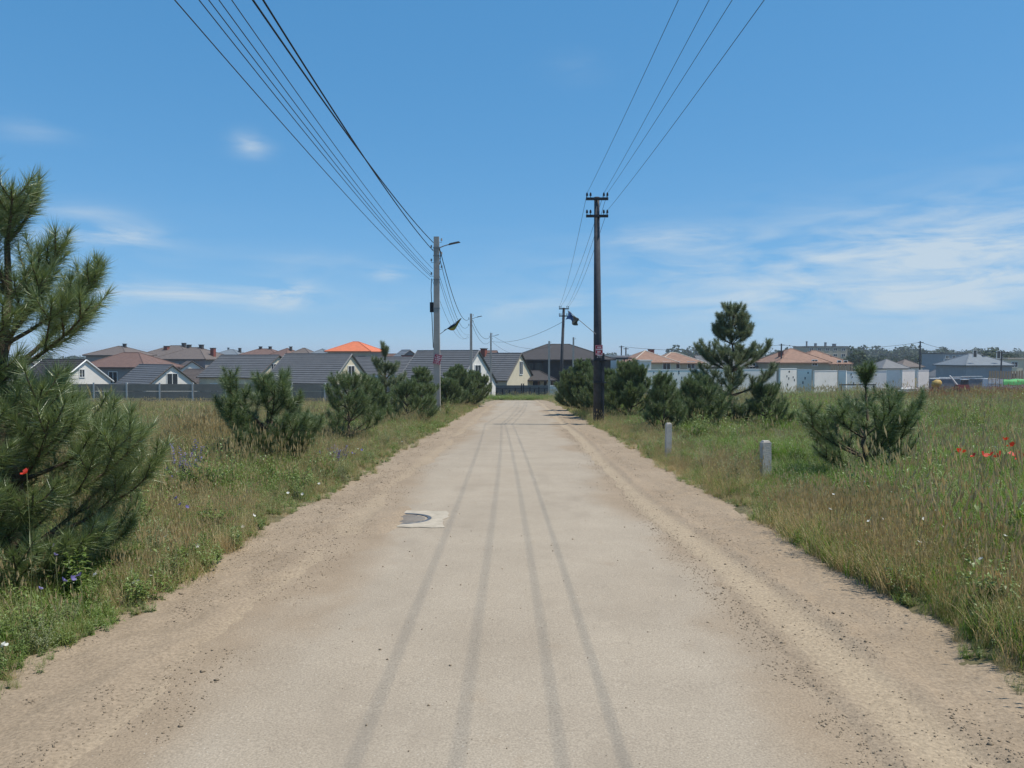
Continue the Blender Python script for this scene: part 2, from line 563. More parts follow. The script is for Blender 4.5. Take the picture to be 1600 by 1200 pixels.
def shoulder_z(X, Y, s):
    """relief of the dirt shoulder above road level; s=-1 left, +1 right"""
    a = np.abs(X)
    inner = np.where(s > 0, 1.50, 1.78) + (fbm(X * .9, Y * .55, 71 + s) - .5) * .7 + (fbm(X * 3.1, Y * 2.1, 73 + s) - .5) * .2
    
    rise = sstep(a - inner, -.05, .45)
    if s < 0:
        rise = np.maximum(rise, np.exp(-((Y - 9.7) / 1.0) ** 4) * sstep(a + (fbm(X * 3, Y * 3, 79) - .5) * .25, 1.32, 1.62))
    z = -.030 + .044 * rise + rise * (fbm(X * 2.2, Y * 1.4, 75) - .5) * .045 + rise * (fbm(X * 7, Y * 7, 77, 3) - .5) * .045
    pale = 0 * X
    if s < 0:
        z = z + .030 * np.exp(-((Y - 9.7) / 1.0) ** 4) * sstep(a + (fbm(X * 3, Y * 3, 79) - .5) * .2, 1.42, 1.66)
    if s > 0:
        c = 1.92 - .16 * sstep(Y, 5, 12) + .06 * np.sin(Y * .33)
        rut = np.exp(-((X - c) / .17) ** 4)
        berm = np.exp(-((np.abs(X - c) - .27) / .09) ** 2)
        z = z * (1 - .75 * rut) + .007 * rut * rise + .022 * berm * rise * (.4 + fbm(X * 5, Y * 3, 81))
        pale = rut
    else:
        c = -2.02 + .05 * np.sin(Y * .3)
        rut = .6 * np.exp(-((X - c) / .16) ** 4)
        z = z * (1 - .6 * rut); pale = rut * .8
    return z, pale


def build_shoulder(s):
    xs = np.concatenate([np.arange(1.05, 3.45, .035)]) * s
    if s < 0: xs = xs[::-1]
    ys = road_rows()
    X, Y = np.meshgrid(xs, ys)
    rz_, pale = shoulder_z(X, Y, s)
    Z = gz(X, Y) + rz_
    me = np_mesh('dirt_shoulder', np.stack([X.ravel(), Y.ravel(), Z.ravel()], 1), grid_faces(*X.shape), M['dirt'], True)
    attr(me, 'pale', pale)
    tag(link('dirt_shoulder', me), 'rutted bare dirt shoulder on the %s side of the road' % ('right' if s > 0 else 'left'), 'dirt shoulder', kind='structure')


build_shoulder(-1)
build_shoulder(1)


def build_clods():
    V = []; Fc = []
    n = 0
    oc = np.array([[1, 0, 0], [-1, 0, 0], [0, 1, 0], [0, -1, 0], [0, 0, 1], [0, 0, -1]], float)
    of = np.array([[0, 2, 4], [2, 1, 4], [1, 3, 4], [3, 0, 4], [2, 0, 5], [1, 2, 5], [3, 1, 5], [0, 3, 5]])
    for s in (-1, 1):
        cnt = 14000 if s < 0 else 12000
        Y = 2.6 + 26 * rng.random(cnt) ** 1.7
        if s > 0:
            pick = rng.random(cnt)
            x = np.where(pick < .35, rng.normal(1.62, .10, cnt), np.where(pick < .6, rng.normal(2.22, .09, cnt), rng.uniform(1.5, 2.95, cnt)))
        else:
            pick = rng.random(cnt)
            x = -np.where(pick < .45, rng.normal(2.5, .22, cnt), rng.uniform(1.7, 2.95, cnt))
        keep = fbm(x * 1.6, Y * 1.1, 91) > .40
        x, Y = x[keep], Y[keep]
        zz, _ = shoulder_z(x, Y, s)
        z = gz(x, Y) + np.maximum(zz, -.004)
        r = .0024 + .0045 * rng.random(len(x)) ** 2.5 + .008 * (rng.random(len(x)) > .99)
        for i in range(len(x)):
            q = oc * (.6 + .8 * rng.random((6, 1))) * r[i] * np.array([1.3, 1.3, .8])
            V.append(q + [x[i], Y[i], z[i] + r[i] * .25]); Fc.append(of + n); n += 6
    # a few pebbles on the asphalt
    for i in range(260):
        Y = 2.8 + 14 * rng.random() ** 1.5; x = rng.uniform(-1.7, 1.5); r = .003 + .006 * rng.random() ** 3
        V.append(oc * (.6 + .8 * rng.random((6, 1))) * r + [x, Y, g(x, Y) + .003]); Fc.append(of + n); n += 6
    me = np_mesh('soil_clods', np.concatenate(V), np.concatenate(Fc), M['clod'])
    tag(link('soil_clods', me), 'small loose clods of dry soil scattered over the dirt shoulders', 'soil', kind='stuff')


build_clods()


# ------------------------------------------------------------------ houses and walls of the background
def gable_roof_mesh(w, d, h, H, ov=.45, courses=12, mi=0, thick=.10):
    """stepped courses of metal tile on both slopes; ridge along x"""
    b = MB()
    rise = H - h
    sl = math.hypot(d / 2, rise)
    ux, uz = (d / 2) / sl, rise / sl           # along slope, per metre
    tot = sl + ov
    cl = tot / courses
    L = w / 2 + ov * .35
    for s in (-1, 1):
        for k in range(courses):
            t0, t1 = k * cl, (k + 1) * cl + .02
            # lower end of each course stands proud of the next
            def P(t, up):
                return (s * (t * ux) + s * uz * up, H - t * uz + ux * up)
            y0, z0 = P(t0, .0); y1, z1 = P(t1, .055); y2, z2 = P(t1, -thick); y3, z3 = P(t0, -thick)
            c = [(y0, z0), (y1, z1), (y2, z2), (y3, z3)]
            for (a, e) in ((0, 1), (1, 2), (2, 3)):
                b.quad((-L, c[a][0], c[a][1]), (L, c[a][0], c[a][1]), (L, c[e][0], c[e][1]), (-L, c[e][0], c[e][1]), mi)
            for x in (-L, L):
                b.quad(*[(x, q[0], q[1]) for q in c], mi)
    b.tube([(-L, 0, H + .02), (L, 0, H + .02)], .10, 6, mi)
    return b


def hip_roof_mesh(w, d, h, H, ov=.5, mi=0, caps=True, capm=0):
    b = MB()
    W, Dp = w / 2 + ov, d / 2 + ov
    pitch = (H - h) / (min(w, d) / 2)
    e = h - pitch * ov * .5
    if w >= d:
        r = [(-(w - d) / 2 - .001, 0, H), ((w - d) / 2 + .001, 0, H)]
    else:
        r = [(0, -(d - w) / 2 - .001, H), (0, (d - w) / 2 + .001, H)]
    c = [(-W, -Dp, e), (W, -Dp, e), (W, Dp, e), (-W, Dp, e)]
    if w >= d:
        b.quad(c[0], c[1], r[1], r[0], mi); b.tri(c[1], c[2], r[1], mi); b.quad(c[2], c[3], r[0], r[1], mi); b.tri(c[3], c[0], r[0], mi)
        hips = [(c[0], r[0]), (c[3], r[0]), (c[1], r[1]), (c[2], r[1]), (r[0], r[1])]
    else:
        b.tri(c[0], c[1], r[0], mi); b.quad(c[1], c[2], r[1], r[0], mi); b.tri(c[2], c[3], r[1], mi); b.quad(c[3], c[0], r[0], r[1], mi)
        hips = [(c[0], r[0]), (c[1], r[0]), (c[2], r[1]), (c[3], r[1]), (r[0], r[1])]
    t = .18
    lo = [(p[0], p[1], p[2] - t) for p in c]
    for i in range(4):
        j = (i + 1) % 4
        b.quad(c[i], c[j], lo[j], lo[i], mi)
    b.quad(*lo[::-1], mi)
    if caps:
        for a, q in hips:
            b.tube([a, q], .10, 5, capm)
    return b


def wall_mesh(w, d, h, H=None, base=-1.2):
    b = MB()
    x, y = w / 2, d / 2
    c = [(-x, -y), (x, -y), (x, y), (-x, y)]
    for i in range(4):
        j = (i + 1) % 4
        b.quad((*c[i], base), (*c[j], base), (*c[j], h), (*c[i], h))
    if H:
        b.tri((x, -y, h), (x, y, h), (x, 0, H - .1)); b.tri((-x, y, h), (-x, -y, h), (-x, 0, H - .1))
    else:
        b.quad((*c[0], h), (*c[1], h), (*c[2], h), (*c[3], h))
    return b


def add_window(root, w, d, face, u, z, ww, wh, frame, mull=1, glass=None):
    """window with frame as a part and panes as sub-parts"""
    x, y = w / 2, d / 2
    if face == 'F': o, ux, nn = Vector((u, -y, z)), Vector((1, 0, 0)), Vector((0, -1, 0))
    elif face == 'B': o, ux, nn = Vector((-u, y, z)), Vector((-1, 0, 0)), Vector((0, 1, 0))
    elif face == 'R': o, ux, nn = Vector((x, u, z)), Vector((0, 1, 0)), Vector((1, 0, 0))
    else: o, ux, nn = Vector((-x, -u, z)), Vector((0, -1, 0)), Vector((-1, 0, 0))
    rot = Matrix((ux, -nn, Vector((0, 0, 1)))).transposed()
    b = MB(); t = .10
    for sx in (-1, 1):
        b.box(o + ux * sx * (ww / 2 - t / 2) + nn * .03, (t, .12, wh), rot)
    for sz in (-1, 1):
        b.box(o + Vector((0, 0, sz * (wh / 2 - t / 2))) + nn * .03, (ww - 2 * t, .118, t), rot)
    for k in range(mull):
        b.box(o + ux * (ww * ((k + 1) / (mull + 1) - .5)) + nn * .03, (.07, .11, wh - 2 * t), rot)
    fr = b.build('window', frame, root)
    for k in range(mull + 1):
        pw = ww / (mull + 1)
        p = MB().box(o + ux * ((k + .5) * pw - ww / 2) + nn * .012, (pw - .08, .05, wh - .16), rot)
        p.build('pane', glass or M['glass'], fr)
    return fr


def add_chimney(roof, x, y, z0, z1, s=.6, m='brick', capm='frame_dark'):
    b = MB().box((x, y, (z0 + z1) / 2), (s, s, z1 - z0)); b.box((x, y, z1 + .06), (s + .16, s + .16, .12), m=1)
    b.build('chimney', [M[m], M[capm]], roof)


def house(kind, px, D, ridge_y, w, d, eave_y, rz, roof, wall, label, wins=(), chim=(), name='house', courses=12, ov=.45, trim=None, caps=None, frame='frame_white', gablewall=None):
    X = at(px, ridge_y, D).x
    gzv = g(X, D) - .1
    H = zat(ridge_y, D) - gzv
    h = zat(eave_y, D) - gzv
    root = empty(name, (X, D, gzv), R(rz))
    tag(root, label, 'house', 'houses of the settlement')
    if kind == 'gable':
        wall_mesh(w, d, h, H).build('wall', M[wall], root)
        rf = gable_roof_mesh(w, d, h, H, ov, courses).build('roof', M[roof], root)
        if trim:
            rise = H - h; sl = math.hypot(d / 2, rise); uy, uz = d / 2 / sl, rise / sl
            for sx in (-1, 1):
                xx = sx * (w / 2 + ov * .35 + .04)
                for s in (-1, 1):
                    t = sl + ov
                    MB().tube([(xx, 0, H - .05), (xx, s * t * uy, H - .05 - t * uz)], .11, 4).build('gable_trim', M[trim], root)
    elif kind == 'hip':
        wall_mesh(w, d, h).build('wall', M[wall], root)
        rf = hip_roof_mesh(w, d, h, H, ov, 0, True, 1 if caps else 0).build('roof', [M[roof], M[caps or roof]], root)
    else:
        wall_mesh(w, d, H).build('wall', M[wall], root)
        rf = MB().box((0, 0, H + .1), (w + .3, d + .3, .22)).build('roof', M[roof], root)
    for wi in wins:
        face, u, zf, ww, wh = wi[:5]
        add_window(root, w, d, face, u, zf, ww, wh, M[frame], wi[5] if len(wi) > 5 else 1)
    for c in chim:
        add_chimney(rf, c[0], c[1], H - 2.0, H + c[2], c[3] if len(c) > 3 else .6, c[4] if len(c) > 4 else 'brick')
    root['H'] = H; root['h'] = h
    return root


# row of grey roofed cottages behind the left fence (gable ends turned to the right and to the camera)
house('gable', 14, 112, 566, 9, 8, 594, -20, 'roof_dark', 'wall_grey', 'dark grey cottage glimpsed low behind the large near pine at the left edge', [('R', 0, 3.2, 1.3, 1.3)])
house('gable', 100, 108, 562, 8.5, 8.0, 594, -22, 'roof_dark', 'wall_white', 'white gabled cottage with dark roof half hidden by the large near pine', [('R', -.6, 3.9, .9, 1.2), ('R', .9, 1.4, 1.0, 1.2)], trim='frame_white')
house('gable', 243, 112, 570, 9.5, 8.5, 605, -38, 'roof_grey', 'wall_white', 'low grey roofed cottage with white gable and twin attic window above the grey fence',
      [('R', 0, 3.2, 1.7, 1.7, 1)], trim='frame_dark')
house('gable', 296, 150, 564, 6, 7, 584, -58, 'roof_taupe', 'wall_white', 'small white gable peeping out between brown roofs behind the fence', [('R', 0, 3.9, 1.8, 1.3, 2)], trim='roof_dark')
house('gable', 312, 134, 577, 7, 6, 598, -30, 'roof_taupe', 'wall_cream', 'lowest brown roofed annex with cream wall beside the grey cottage', [], trim='roof_dark')
house('gable', 390, 116, 555, 10.5, 9.6, 586, -20, 'roof_grey', 'wall_cream', 'grey tiled cottage with cream gable directly above the bushy dark pine',
      [('R', -1.2, 4.6, 1.3, 1.9, 1), ('R', 1.2, 4.6, 1.3, 1.9, 1), ('F', -2.5, 2.0, 1.4, 1.3)], trim='roof_dark', courses=13)
house('gable', 497, 107, 553, 10.6, 9.6, 594, -20, 'roof_grey', 'wall_cream', 'grey tiled cottage with broad ribbed roof in front of the orange roofed house',
      [('R', 0, 4.2, 1.7, 1.5, 1)], trim='roof_grey2', courses=14)
hg = house('gable', 594, 120, 558, 11, 8.5, 582, -14, 'roof_grey', 'wall_white', 'long grey roofed cottage with pale gutter behind the tall slim pine', [('R', 0, 4.4, 1.3, 1.3), ('F', 0, 1.8, 1.6, 1.4)], trim='roof_grey2')
MB().box((0, -8.5 / 2 - .55, hg['h'] - .5), (11.4, .22, .34)).build('gutter', M['frame_white'], hg)
house('gable', 699, 112, 548, 10.2, 10.6, 596, -27, 'roof_grey', 'wall_white', 'large ribbed grey roof with white gable behind the left concrete pole',
      [('R', 0, 4.3, 1.7, 1.9, 1)], trim='roof_grey2', courses=15)
house('gable', 780, 124, 552, 7.6, 9.5, 590, -26, 'roof_grey', 'wall_cream', 'second ribbed grey roof with cream gable next to the dark two storey house',
      [('R', .2, 5.0, 1.2, 2.2, 1)], trim='frame_dark', chim=[(-2.6, -.4, .7, .8)], courses=13)
# hip roofed houses further back on the left
house('hip', 188, 152, 541, 9, 8, 554, -12, 'roof_taupe', 'wall_grey', 'two storey grey house with hipped roof behind the red brown roof', [('F', -2, 5.2, 1.6, 1.3), ('F', 2, 5.2, 1.6, 1.3)], [(1, 0, .4, .5, 'frame_dark')])
house('hip', 205, 128, 551, 12, 9, 572, -12, 'roof_brown', 'wall_grey', 'house with wide red brown hipped roof and two narrow windows', [('F', -3.0, 3.6, .8, 1.6, 0), ('F', .2, 3.5, 1.7, 2.0, 1)])
house('hip', 275, 175, 540, 13.5, 11, 557, -10, 'roof_taupe', 'wall_grey', 'wide taupe hipped roof with red brick chimney on the left skyline', [('F', 2, 5.6, 1.8, 1.5, 1)], [(-1, -2, -.2, .9), (2, 0, .5, .7, 'frame_dark')])
house('hip', 305, 160, 543, 12, 10, 560, -14, 'roof_taupe', 'wall_grey', 'taupe hipped house with paired windows and several chimneys', [('F', -2.2, 4.6, .8, 2.0, 0), ('F', -.6, 4.6, .8, 2.0, 0), ('F', 3, 4.6, 1.6, 1.4, 1)], [(-1.5, 0, .5, .7, 'frame_dark'), (1.5, 0, .5, .7, 'frame_dark'), (5, -1, -.2, .8)])
house('hip', 362, 215, 546, 9, 8, 556, -10, 'roof_blue', 'wall_white', 'far blue grey hipped roof with white upper wall on the left skyline', [('F', 2, 5.5, 3.0, 1.5, 2)], [(2.5, 0, .3, .6, 'frame_dark'), (-1, 0, .4, .4, 'grey_metal')])
house('hip', 413, 195, 545, 12, 9, 557, -8, 'roof_brown', 'wall_cream', 'far dark red hipped house with two thin chimneys', [('F', 2, 5.2, 1.5, 1.4)], [(-1, 0, .5, .6, 'frame_dark'), (1.6, 0, .5, .6, 'frame_dark')])
house('hip', 449, 190, 544, 7, 7, 556, -30, 'roof_brown', 'wall_cream', 'far narrow dark red peaked roof with tall chimney', [], [(1.2, 0, .3, .5, 'frame_dark')])
house('hip', 475, 178, 544, 7.5, 7, 558, -10, 'roof_taupe', 'wall_grey', 'far taupe peaked roof just left of the blue grey peaked roof', [])
house('hip', 504, 178, 545, 6.5, 6.5, 557, -10, 'roof_blue', 'wall_grey', 'far blue grey peaked roof left of the orange roof', [], [(1.2, -1, -.6, .5, 'frame_dark')])
hx = house('hip', 556, 168, 534, 9.6, 8.4, 548, -10, 'roof_orange', 'wall_tan', 'two storey house with bright orange tiled hipped roof', [('F', -3.0, 6.3, 1.2, 1.5, 1), ('F', 0, 6.3, 1.5, 1.5, 1), ('F', 3.0, 6.3, 1.5, 1.5, 1)], frame='frame_dark')
house('gable', 634, 165, 547, 5, 5, 560, -62, 'roof_blue', 'wall_grey', 'small grey peaked gable on the skyline right of the slim pine', [('R', 0, 5.6, .9, 1.0)], trim='roof_grey2', courses=6)
house('gable', 590, 172, 553, 9, 6, 562, -8, 'roof_brown', 'wall_white', 'far low red roof right beside the orange roofed house', [('F', 2.4, 5.6, 1.2, 1.2)], courses=6)
house('flat', 645, 158, 556, 3.4, 4, 560, -10, 'roof_brown', 'wall_red', 'small red walled far building next to the small peaked gable', [('F', 0, 5.0, 1.2, 1.2)])
house('gable', 755, 168, 548, 6, 6, 557, -10, 'roof_brown', 'wall_red', 'far red roof showing over the two ribbed grey roofs', [('F', 0, 4.4, 1.0, 1.0)], courses=6)

# right-hand houses
house('flat', 966, 150, 557, 6.0, 6, 557, 0, 'wall_white', 'wall_white', 'low white flat roofed annex right of the dark house', [('F', 1.2, 5.6, 1.8, 1.4, 1)])
house('hip', 1008, 146, 548, 8.6, 8.6, 565, 14, 'roof_terra', 'wall_cream', 'terracotta hipped house with pale ridges and red chimney beside two thin far poles', [('F', 2.4, 5.1, 1.6, 1.6, 1)], [(1.4, .4, .2, .9)], caps='ridge_pale')
house('hip', 1052, 150, 551, 9.0, 8.0, 566, 10, 'roof_terra', 'wall_tan', 'second terracotta roof left of the tall isolated pine', [('F', -1, 5.0, 1.6, 1.4, 1), ('F', 2, 5.0, 1.6, 1.4, 1)], caps='ridge_pale')
house('flat', 1006, 128, 564, 1.9, 2.0, 564, 8, 'wall_white', 'wall_white', 'small bright white hut in front of the terracotta roofs', [('F', .1, 4.3, .7, 1.1, 0)], name='hut')
house('gable', 1140, 152, 556, 14, 8, 571, 6, 'roof_grey2', 'wall_grey', 'long grey roofed house behind the tall isolated pine', [('F', -3, 4.6, 1.4, 1.2), ('F', 3, 4.6, 1.4, 1.2)], courses=8)
house('hip', 1236, 146, 545, 9.8, 9.2, 565, 12, 'roof_terra', 'wall_tan', 'tan house with peaked terracotta roof right of the tall isolated pine', [('F', 2, 5.0, 1.2, 1.2)], [(-3.0, -1.5, -.6, .7)])
house('hip', 1272, 156, 548, 10, 9, 567, 12, 'roof_terra', 'wall_tan', 'second peaked terracotta roof in front of the apartment block', [('F', 2.6, 4.6, .9, 1.3, 0), ('F', 4.0, 4.6, .9, 1.3, 0)], [(2.4, -2, -1.2, .4)])
house('hip', 1385, 195, 561, 7, 7, 574, 10, 'roof_grey2', 'wall_white', 'small pale grey peaked roof above the concrete slabs', [])
house('hip', 1414, 200, 562, 6, 5.5, 572, 12, 'roof_taupe', 'wall_white', 'tiny taupe peaked roof right of the pale grey one', [])
house('hip', 1521, 155, 553, 10.2, 8.2, 569, 10, 'roof_blue', 'wall_bluegrey', 'blue grey two storey house with hipped roof at the far right', [('F', -3.2, 6.2, .9, 1.5, 0), ('F', 2, 6.0, .9, 1.6, 0)], [(1.5, -1, -.4, .5, 'wall_white')])
house('hip', 1468, 190, 575, 5.2, 4.5, 587, 10, 'roof_grey2', 'wall_tan', 'low shed with pale pointed roof near the building site', [], name='shed')


def block(name, label, px, D, top_y, w, d, rz, wall, storeys, bays, roofc, cat='building', extra=None):
    X = at(px, top_y, D).x
    z0 = g(X, D) - .1
    H = zat(top_y, D) - z0
    root = empty(name, (X, D, z0), R(rz))
    tag(root, label, cat, 'buildings on the right skyline')
    wall_mesh(w, d, H).build('wall', M[wall], root)
    rf = MB().box((0, 0, H + .12), (w + .4, d + .4, .24)).build('roof', M[roofc], root)
    sh = H / storeys
    for s in range(storeys):
        for b in range(bays):
            add_window(root, w, d, 'F', (b + .5) * w / bays - w / 2, (s + .52) * sh, w / bays * .5, sh * .5, M['frame_white'], 1)
    for (x, hh, ss) in (extra or []):
        add_chimney(rf, x, 0, H, H + hh, ss, 'wall_grey')
    return root


block('apartment_block', 'far flat roofed apartment block with rooftop vents behind terracotta roofs', 1281, 330, 542, 18, 12, 8, 'wall_tan', 4, 5, 'roof_taupe', extra=[(-6, 2.2, .5), (-2, 1.4, .8), (2.5, 1.8, .7), (6.5, 1.2, 1.2)])
block('apartment_building', 'far modern pale building with deep framed windows behind the blue grey house', 1478, 245, 553, 10, 9, 14, 'wall_bluegrey', 3, 4, 'roof_grey')
block('long_building', 'long low cream building at the right edge of the skyline', 1603, 178, 561, 16, 9, 6, 'wall_cream', 2, 5, 'ridge_pale')


def dark_house():
    D = 136
    X = at(872, 560, D).x
    z0 = g(X, D) - .1
    root = empty('house', (X, D, z0), R(4))
    tag(root, 'dark two storey house with hipped roof and low porch at the road end', 'house', 'houses of the settlement')
    h = zat(560, D) - z0; H = zat(538, D) - z0
    w, d = 16.4, 12.5
    wall_mesh(w, d, h).build('wall', M['wall_dark'], root)
    b = hip_roof_mesh(w, d, h, H, .75, 0, True, 0)
    # step lines of the tile courses on the front slope
    rf = b.build('roof', M['roof_dark'], root)
    for u, z, ww, wh in ((-5.6, 4.9, 1.1, 1.9), (-4.0, 4.9, 1.4, 1.9), (.6, 4.6, 1.2, 1.6), (4.6, 4.6, 1.2, 1.6)):
        add_window(root, w, d, 'F', u, z, ww, wh, M['frame_dark'], 1)
    # porch with its own low hipped roof on posts
    pw, pd = 7.4, 4.4
    ph = zat(592, D - 9) - z0; pH = zat(579.5, D - 9) - z0
    cx = at(823, 590, D - 8).x - X; cy = -d / 2 - pd / 2 + .2
    p = hip_roof_mesh(pw, pd, ph, pH, .45)
    pr = p.build('porch_roof', M['roof_dark'], root); pr.location = (cx, cy, 0)
    for k in range(4):
        q = MB().box((cx - pw / 2 + .2 + k * (pw - .4) / 3, cy - pd / 2 + .2, (ph - 1) / 2), (.22, .22, ph + 1 - .2)); q.build('porch_post', M['roof_brown'], root)
    for k in (0.5, 1.5, 2.0):
        q = MB().box((cx - pw / 2 + .2 + (k + .9) * (pw - .4) / 3, cy + pd / 2 - .30, ph - .9), (.7, .06, 1.5)); q.build('porch_curtain', M['frame_white'], root)
    # open rafters at the right end
    rw = 3.2
    for k in range(5):
        MB().box((w / 2 + .9 + k * rw / 5, -d / 2 + 2.0, h + .05), (.14, 5.0, .2)).build('pergola_beam', M['roof_dark'], root)
    for yy in (-d / 2 - .2, -d / 2 + 4.2):
        MB().box((w / 2 + rw, yy, (h - .2) / 2), (.2, .2, h - .2)).build('pergola_post', M['roof_dark'], root)
    MB().box((w / 2 + .2 + rw / 2, -d / 2 + 2, h - .12), (rw, .18, .14)).build('pergola_beam', M['roof_dark'], root)


dark_house()


# ------------------------------------------------------------------ fences
def panel_fence():
    D = 62.0
    x0 = at(44, 600, D).x; step = 52.0 * D / F
    nb = 11
    root = empty('panel_fence', (x0, D, g(x0, D)))
    tag(root, 'grey concrete panel fence with pale posts across the left meadow', 'fence')
    top = zat(600, D) - g(x0, D)
    bot = -.15
    ph = (top - bot) / 3
    pm = MB().box((0, 0, 0), (step - .14, .07, ph - .025)).mesh('panel', M['fence_grey'])
    po = MB().box((0, 0, 0), (.12, .13, top + .10 - bot)).mesh('post', M['fence_post'])
    for k in range(nb + 1):
        xx = k * step
        o = link('post', po, root); o.location = (xx, 0, (top + .10 + bot) / 2)
        if k == nb: break
        for j in range(3):
            o = link('panel', pm, root); o.location = (xx + step / 2, 0, bot + (j + .5) * ph)
            o.rotation_euler = (R(rnd.uniform(-.4, .4)), 0, R(rnd.uniform(-.3, .3)))


panel_fence()


def slate_fence():
    D = 116.0
    x0 = at(768, 601, D).x; x1 = at(861, 601, D).x
    z0 = g(0, D) - .3
    top = zat(602, D)
    root = empty('sheet_fence', (x0, D, z0))
    tag(root, 'slate grey metal fence closing off the far end of the road', 'fence')
    n = 8; st = (x1 - x0) / n
    hgt = top - z0
    b = MB()
    # corrugated sheet
    for i in range(10):
        u0, u1 = st * i / 10, st * (i + 1) / 10
        yy = .03 if i % 2 else -.03
        b.box(((u0 + u1) / 2, yy, hgt / 2), (u1 - u0 - .001, .025, hgt))
    me = b.mesh('sheet', M['fence_slate'])
    for k in range(n):
        o = link('sheet', me, root); o.location = (k * st, (k % 2) * .03, 0)
    rl = MB().box(((x1 - x0) / 2, -.1, hgt * .8), (x1 - x0, .05, .06)); rl.build('rail', M['dark_metal'], root)
    for px, h in ((776, 1.5), (785, 1.7), (796, 1.6), (805, 1.9), (815, 2.5), (818, 2.5), (828, 2.0), (835, 1.7), (842, 2.0), (851, 1.8)):
        Dp = 111
        p = at(px, 600, Dp)
        zz = g(p.x, Dp) - .2
        o = MB().box((0, 0, h / 2), (.16, .16, h)); o.box((0, 0, h + .03), (.22, .22, .06))
        o = o.build('fence_post', M['dark_metal']); o.location = (p.x, Dp, zz)
        tag(o, 'thin black iron post standing in the grass before the slate fence', 'post', 'black iron posts at the road end')


slate_fence()


def stone_pillar():
    D = 104
    p = at(866.5, 610, D); z0 = g(p.x, D) - .2
    root = empty('gate_wall', (p.x, D, z0)); tag(root, 'short white stone wall piece right of the slate fence', 'wall')
    top = zat(602, D) - z0
    rr = random.Random(4)
    b = MB().box((0, .05, top / 2), (1.3, .3, top)); b.build('core', M['wall_grey'], root)
    z = .0
    while z < top - .1:
        hh = min(rr.uniform(.24, .34), top - z); x = -.66
        while x < .6:
            ww = min(rr.uniform(.3, .55), .66 - x)
            MB().box((x + ww / 2, -.12 - rr.uniform(0, .03), z + hh / 2), (ww - .03, .1, hh - .03)).build('stone', M['wall_white'] if rr.random() > .4 else M['wall_cream'], root)
            x += ww
        z += hh


stone_pillar()


# ------------------------------------------------------------------ concrete slabs of the building site
def slab(px0, px1, top_y, D, rz, m, label, holes=0, lift=0):
    pc = at((px0 + px1) / 2, top_y, D)
    c = math.cos(R(rz))
    w = (px1 - px0) * D / F / c
    z0 = g(pc.x, D) - .1
    H = pc.z - z0
    root = empty('concrete_slab', (pc.x, D, z0), R(rz))
    tag(root, label, 'concrete slab', 'precast slabs of the building site')
    MB().box((0, 0, H / 2 - .04), (w, .22, H - .08)).build('panel', M[m], root)
    MB().box((0, 0, H - .035), (w + .03, .26, .07)).build('top_edge', M['slab_top'], root)
    rr = random.Random(int(px0))
    for k in range(holes):
        MB().box((rr.uniform(-.45, .45) * w, -.105, H - rr.uniform(.25, 1.7)), (.10, .04, rr.uniform(.14, .28))).build('slot', M['hole'], root)  # dark box on the face stands in for shade inside the slot
    return root


slab(994, 1086, 577.5, 82, 6, 'slab_shaded', 'longest shaded concrete slab with many slots behind the small pines', 22)
slab(1087, 1150, 577, 84, 7, 'slab_shaded', 'shaded concrete slab directly behind the trunk of the tall isolated pine', 8)
slab(1152, 1214, 576.5, 85, 9, 'slab', 'pale slab right of the trunk of the tall isolated pine', 6)
slab(1216, 1246, 575.5, 78, 24, 'slab', 'sunlit beige slab with slots just right of the tall isolated pine', 7)
slab(1247, 1267, 577, 80, -14, 'slab_shaded', 'narrow shaded slab between two beige slabs', 3)
slab(1268, 1311, 579, 79, 24, 'slab', 'broad plain sunlit beige slab', 0)
slab(1312, 1321, 579, 81, -40, 'slab_shaded', 'narrowest shaded slab beside the broad beige slab', 0)
slab(1322, 1343, 580, 90, 4, 'slab_shaded', 'small shaded slab with two slots left of the right hand pine top', 3)
slab(1344, 1386, 579, 92, 6, 'slab_shaded', 'shaded slab directly behind the right hand pine top', 2)
slab(1387, 1405, 578, 82, -14, 'slab_shaded', 'shaded slab immediately right of the right hand pine top', 0)
slab(1406, 1431, 578, 82, 24, 'slab', 'sunlit smooth slab second from the right end', 0)
slab(1432, 1452, 578, 83, 20, 'slab', 'sunlit slab at the right end of the slab row', 0)


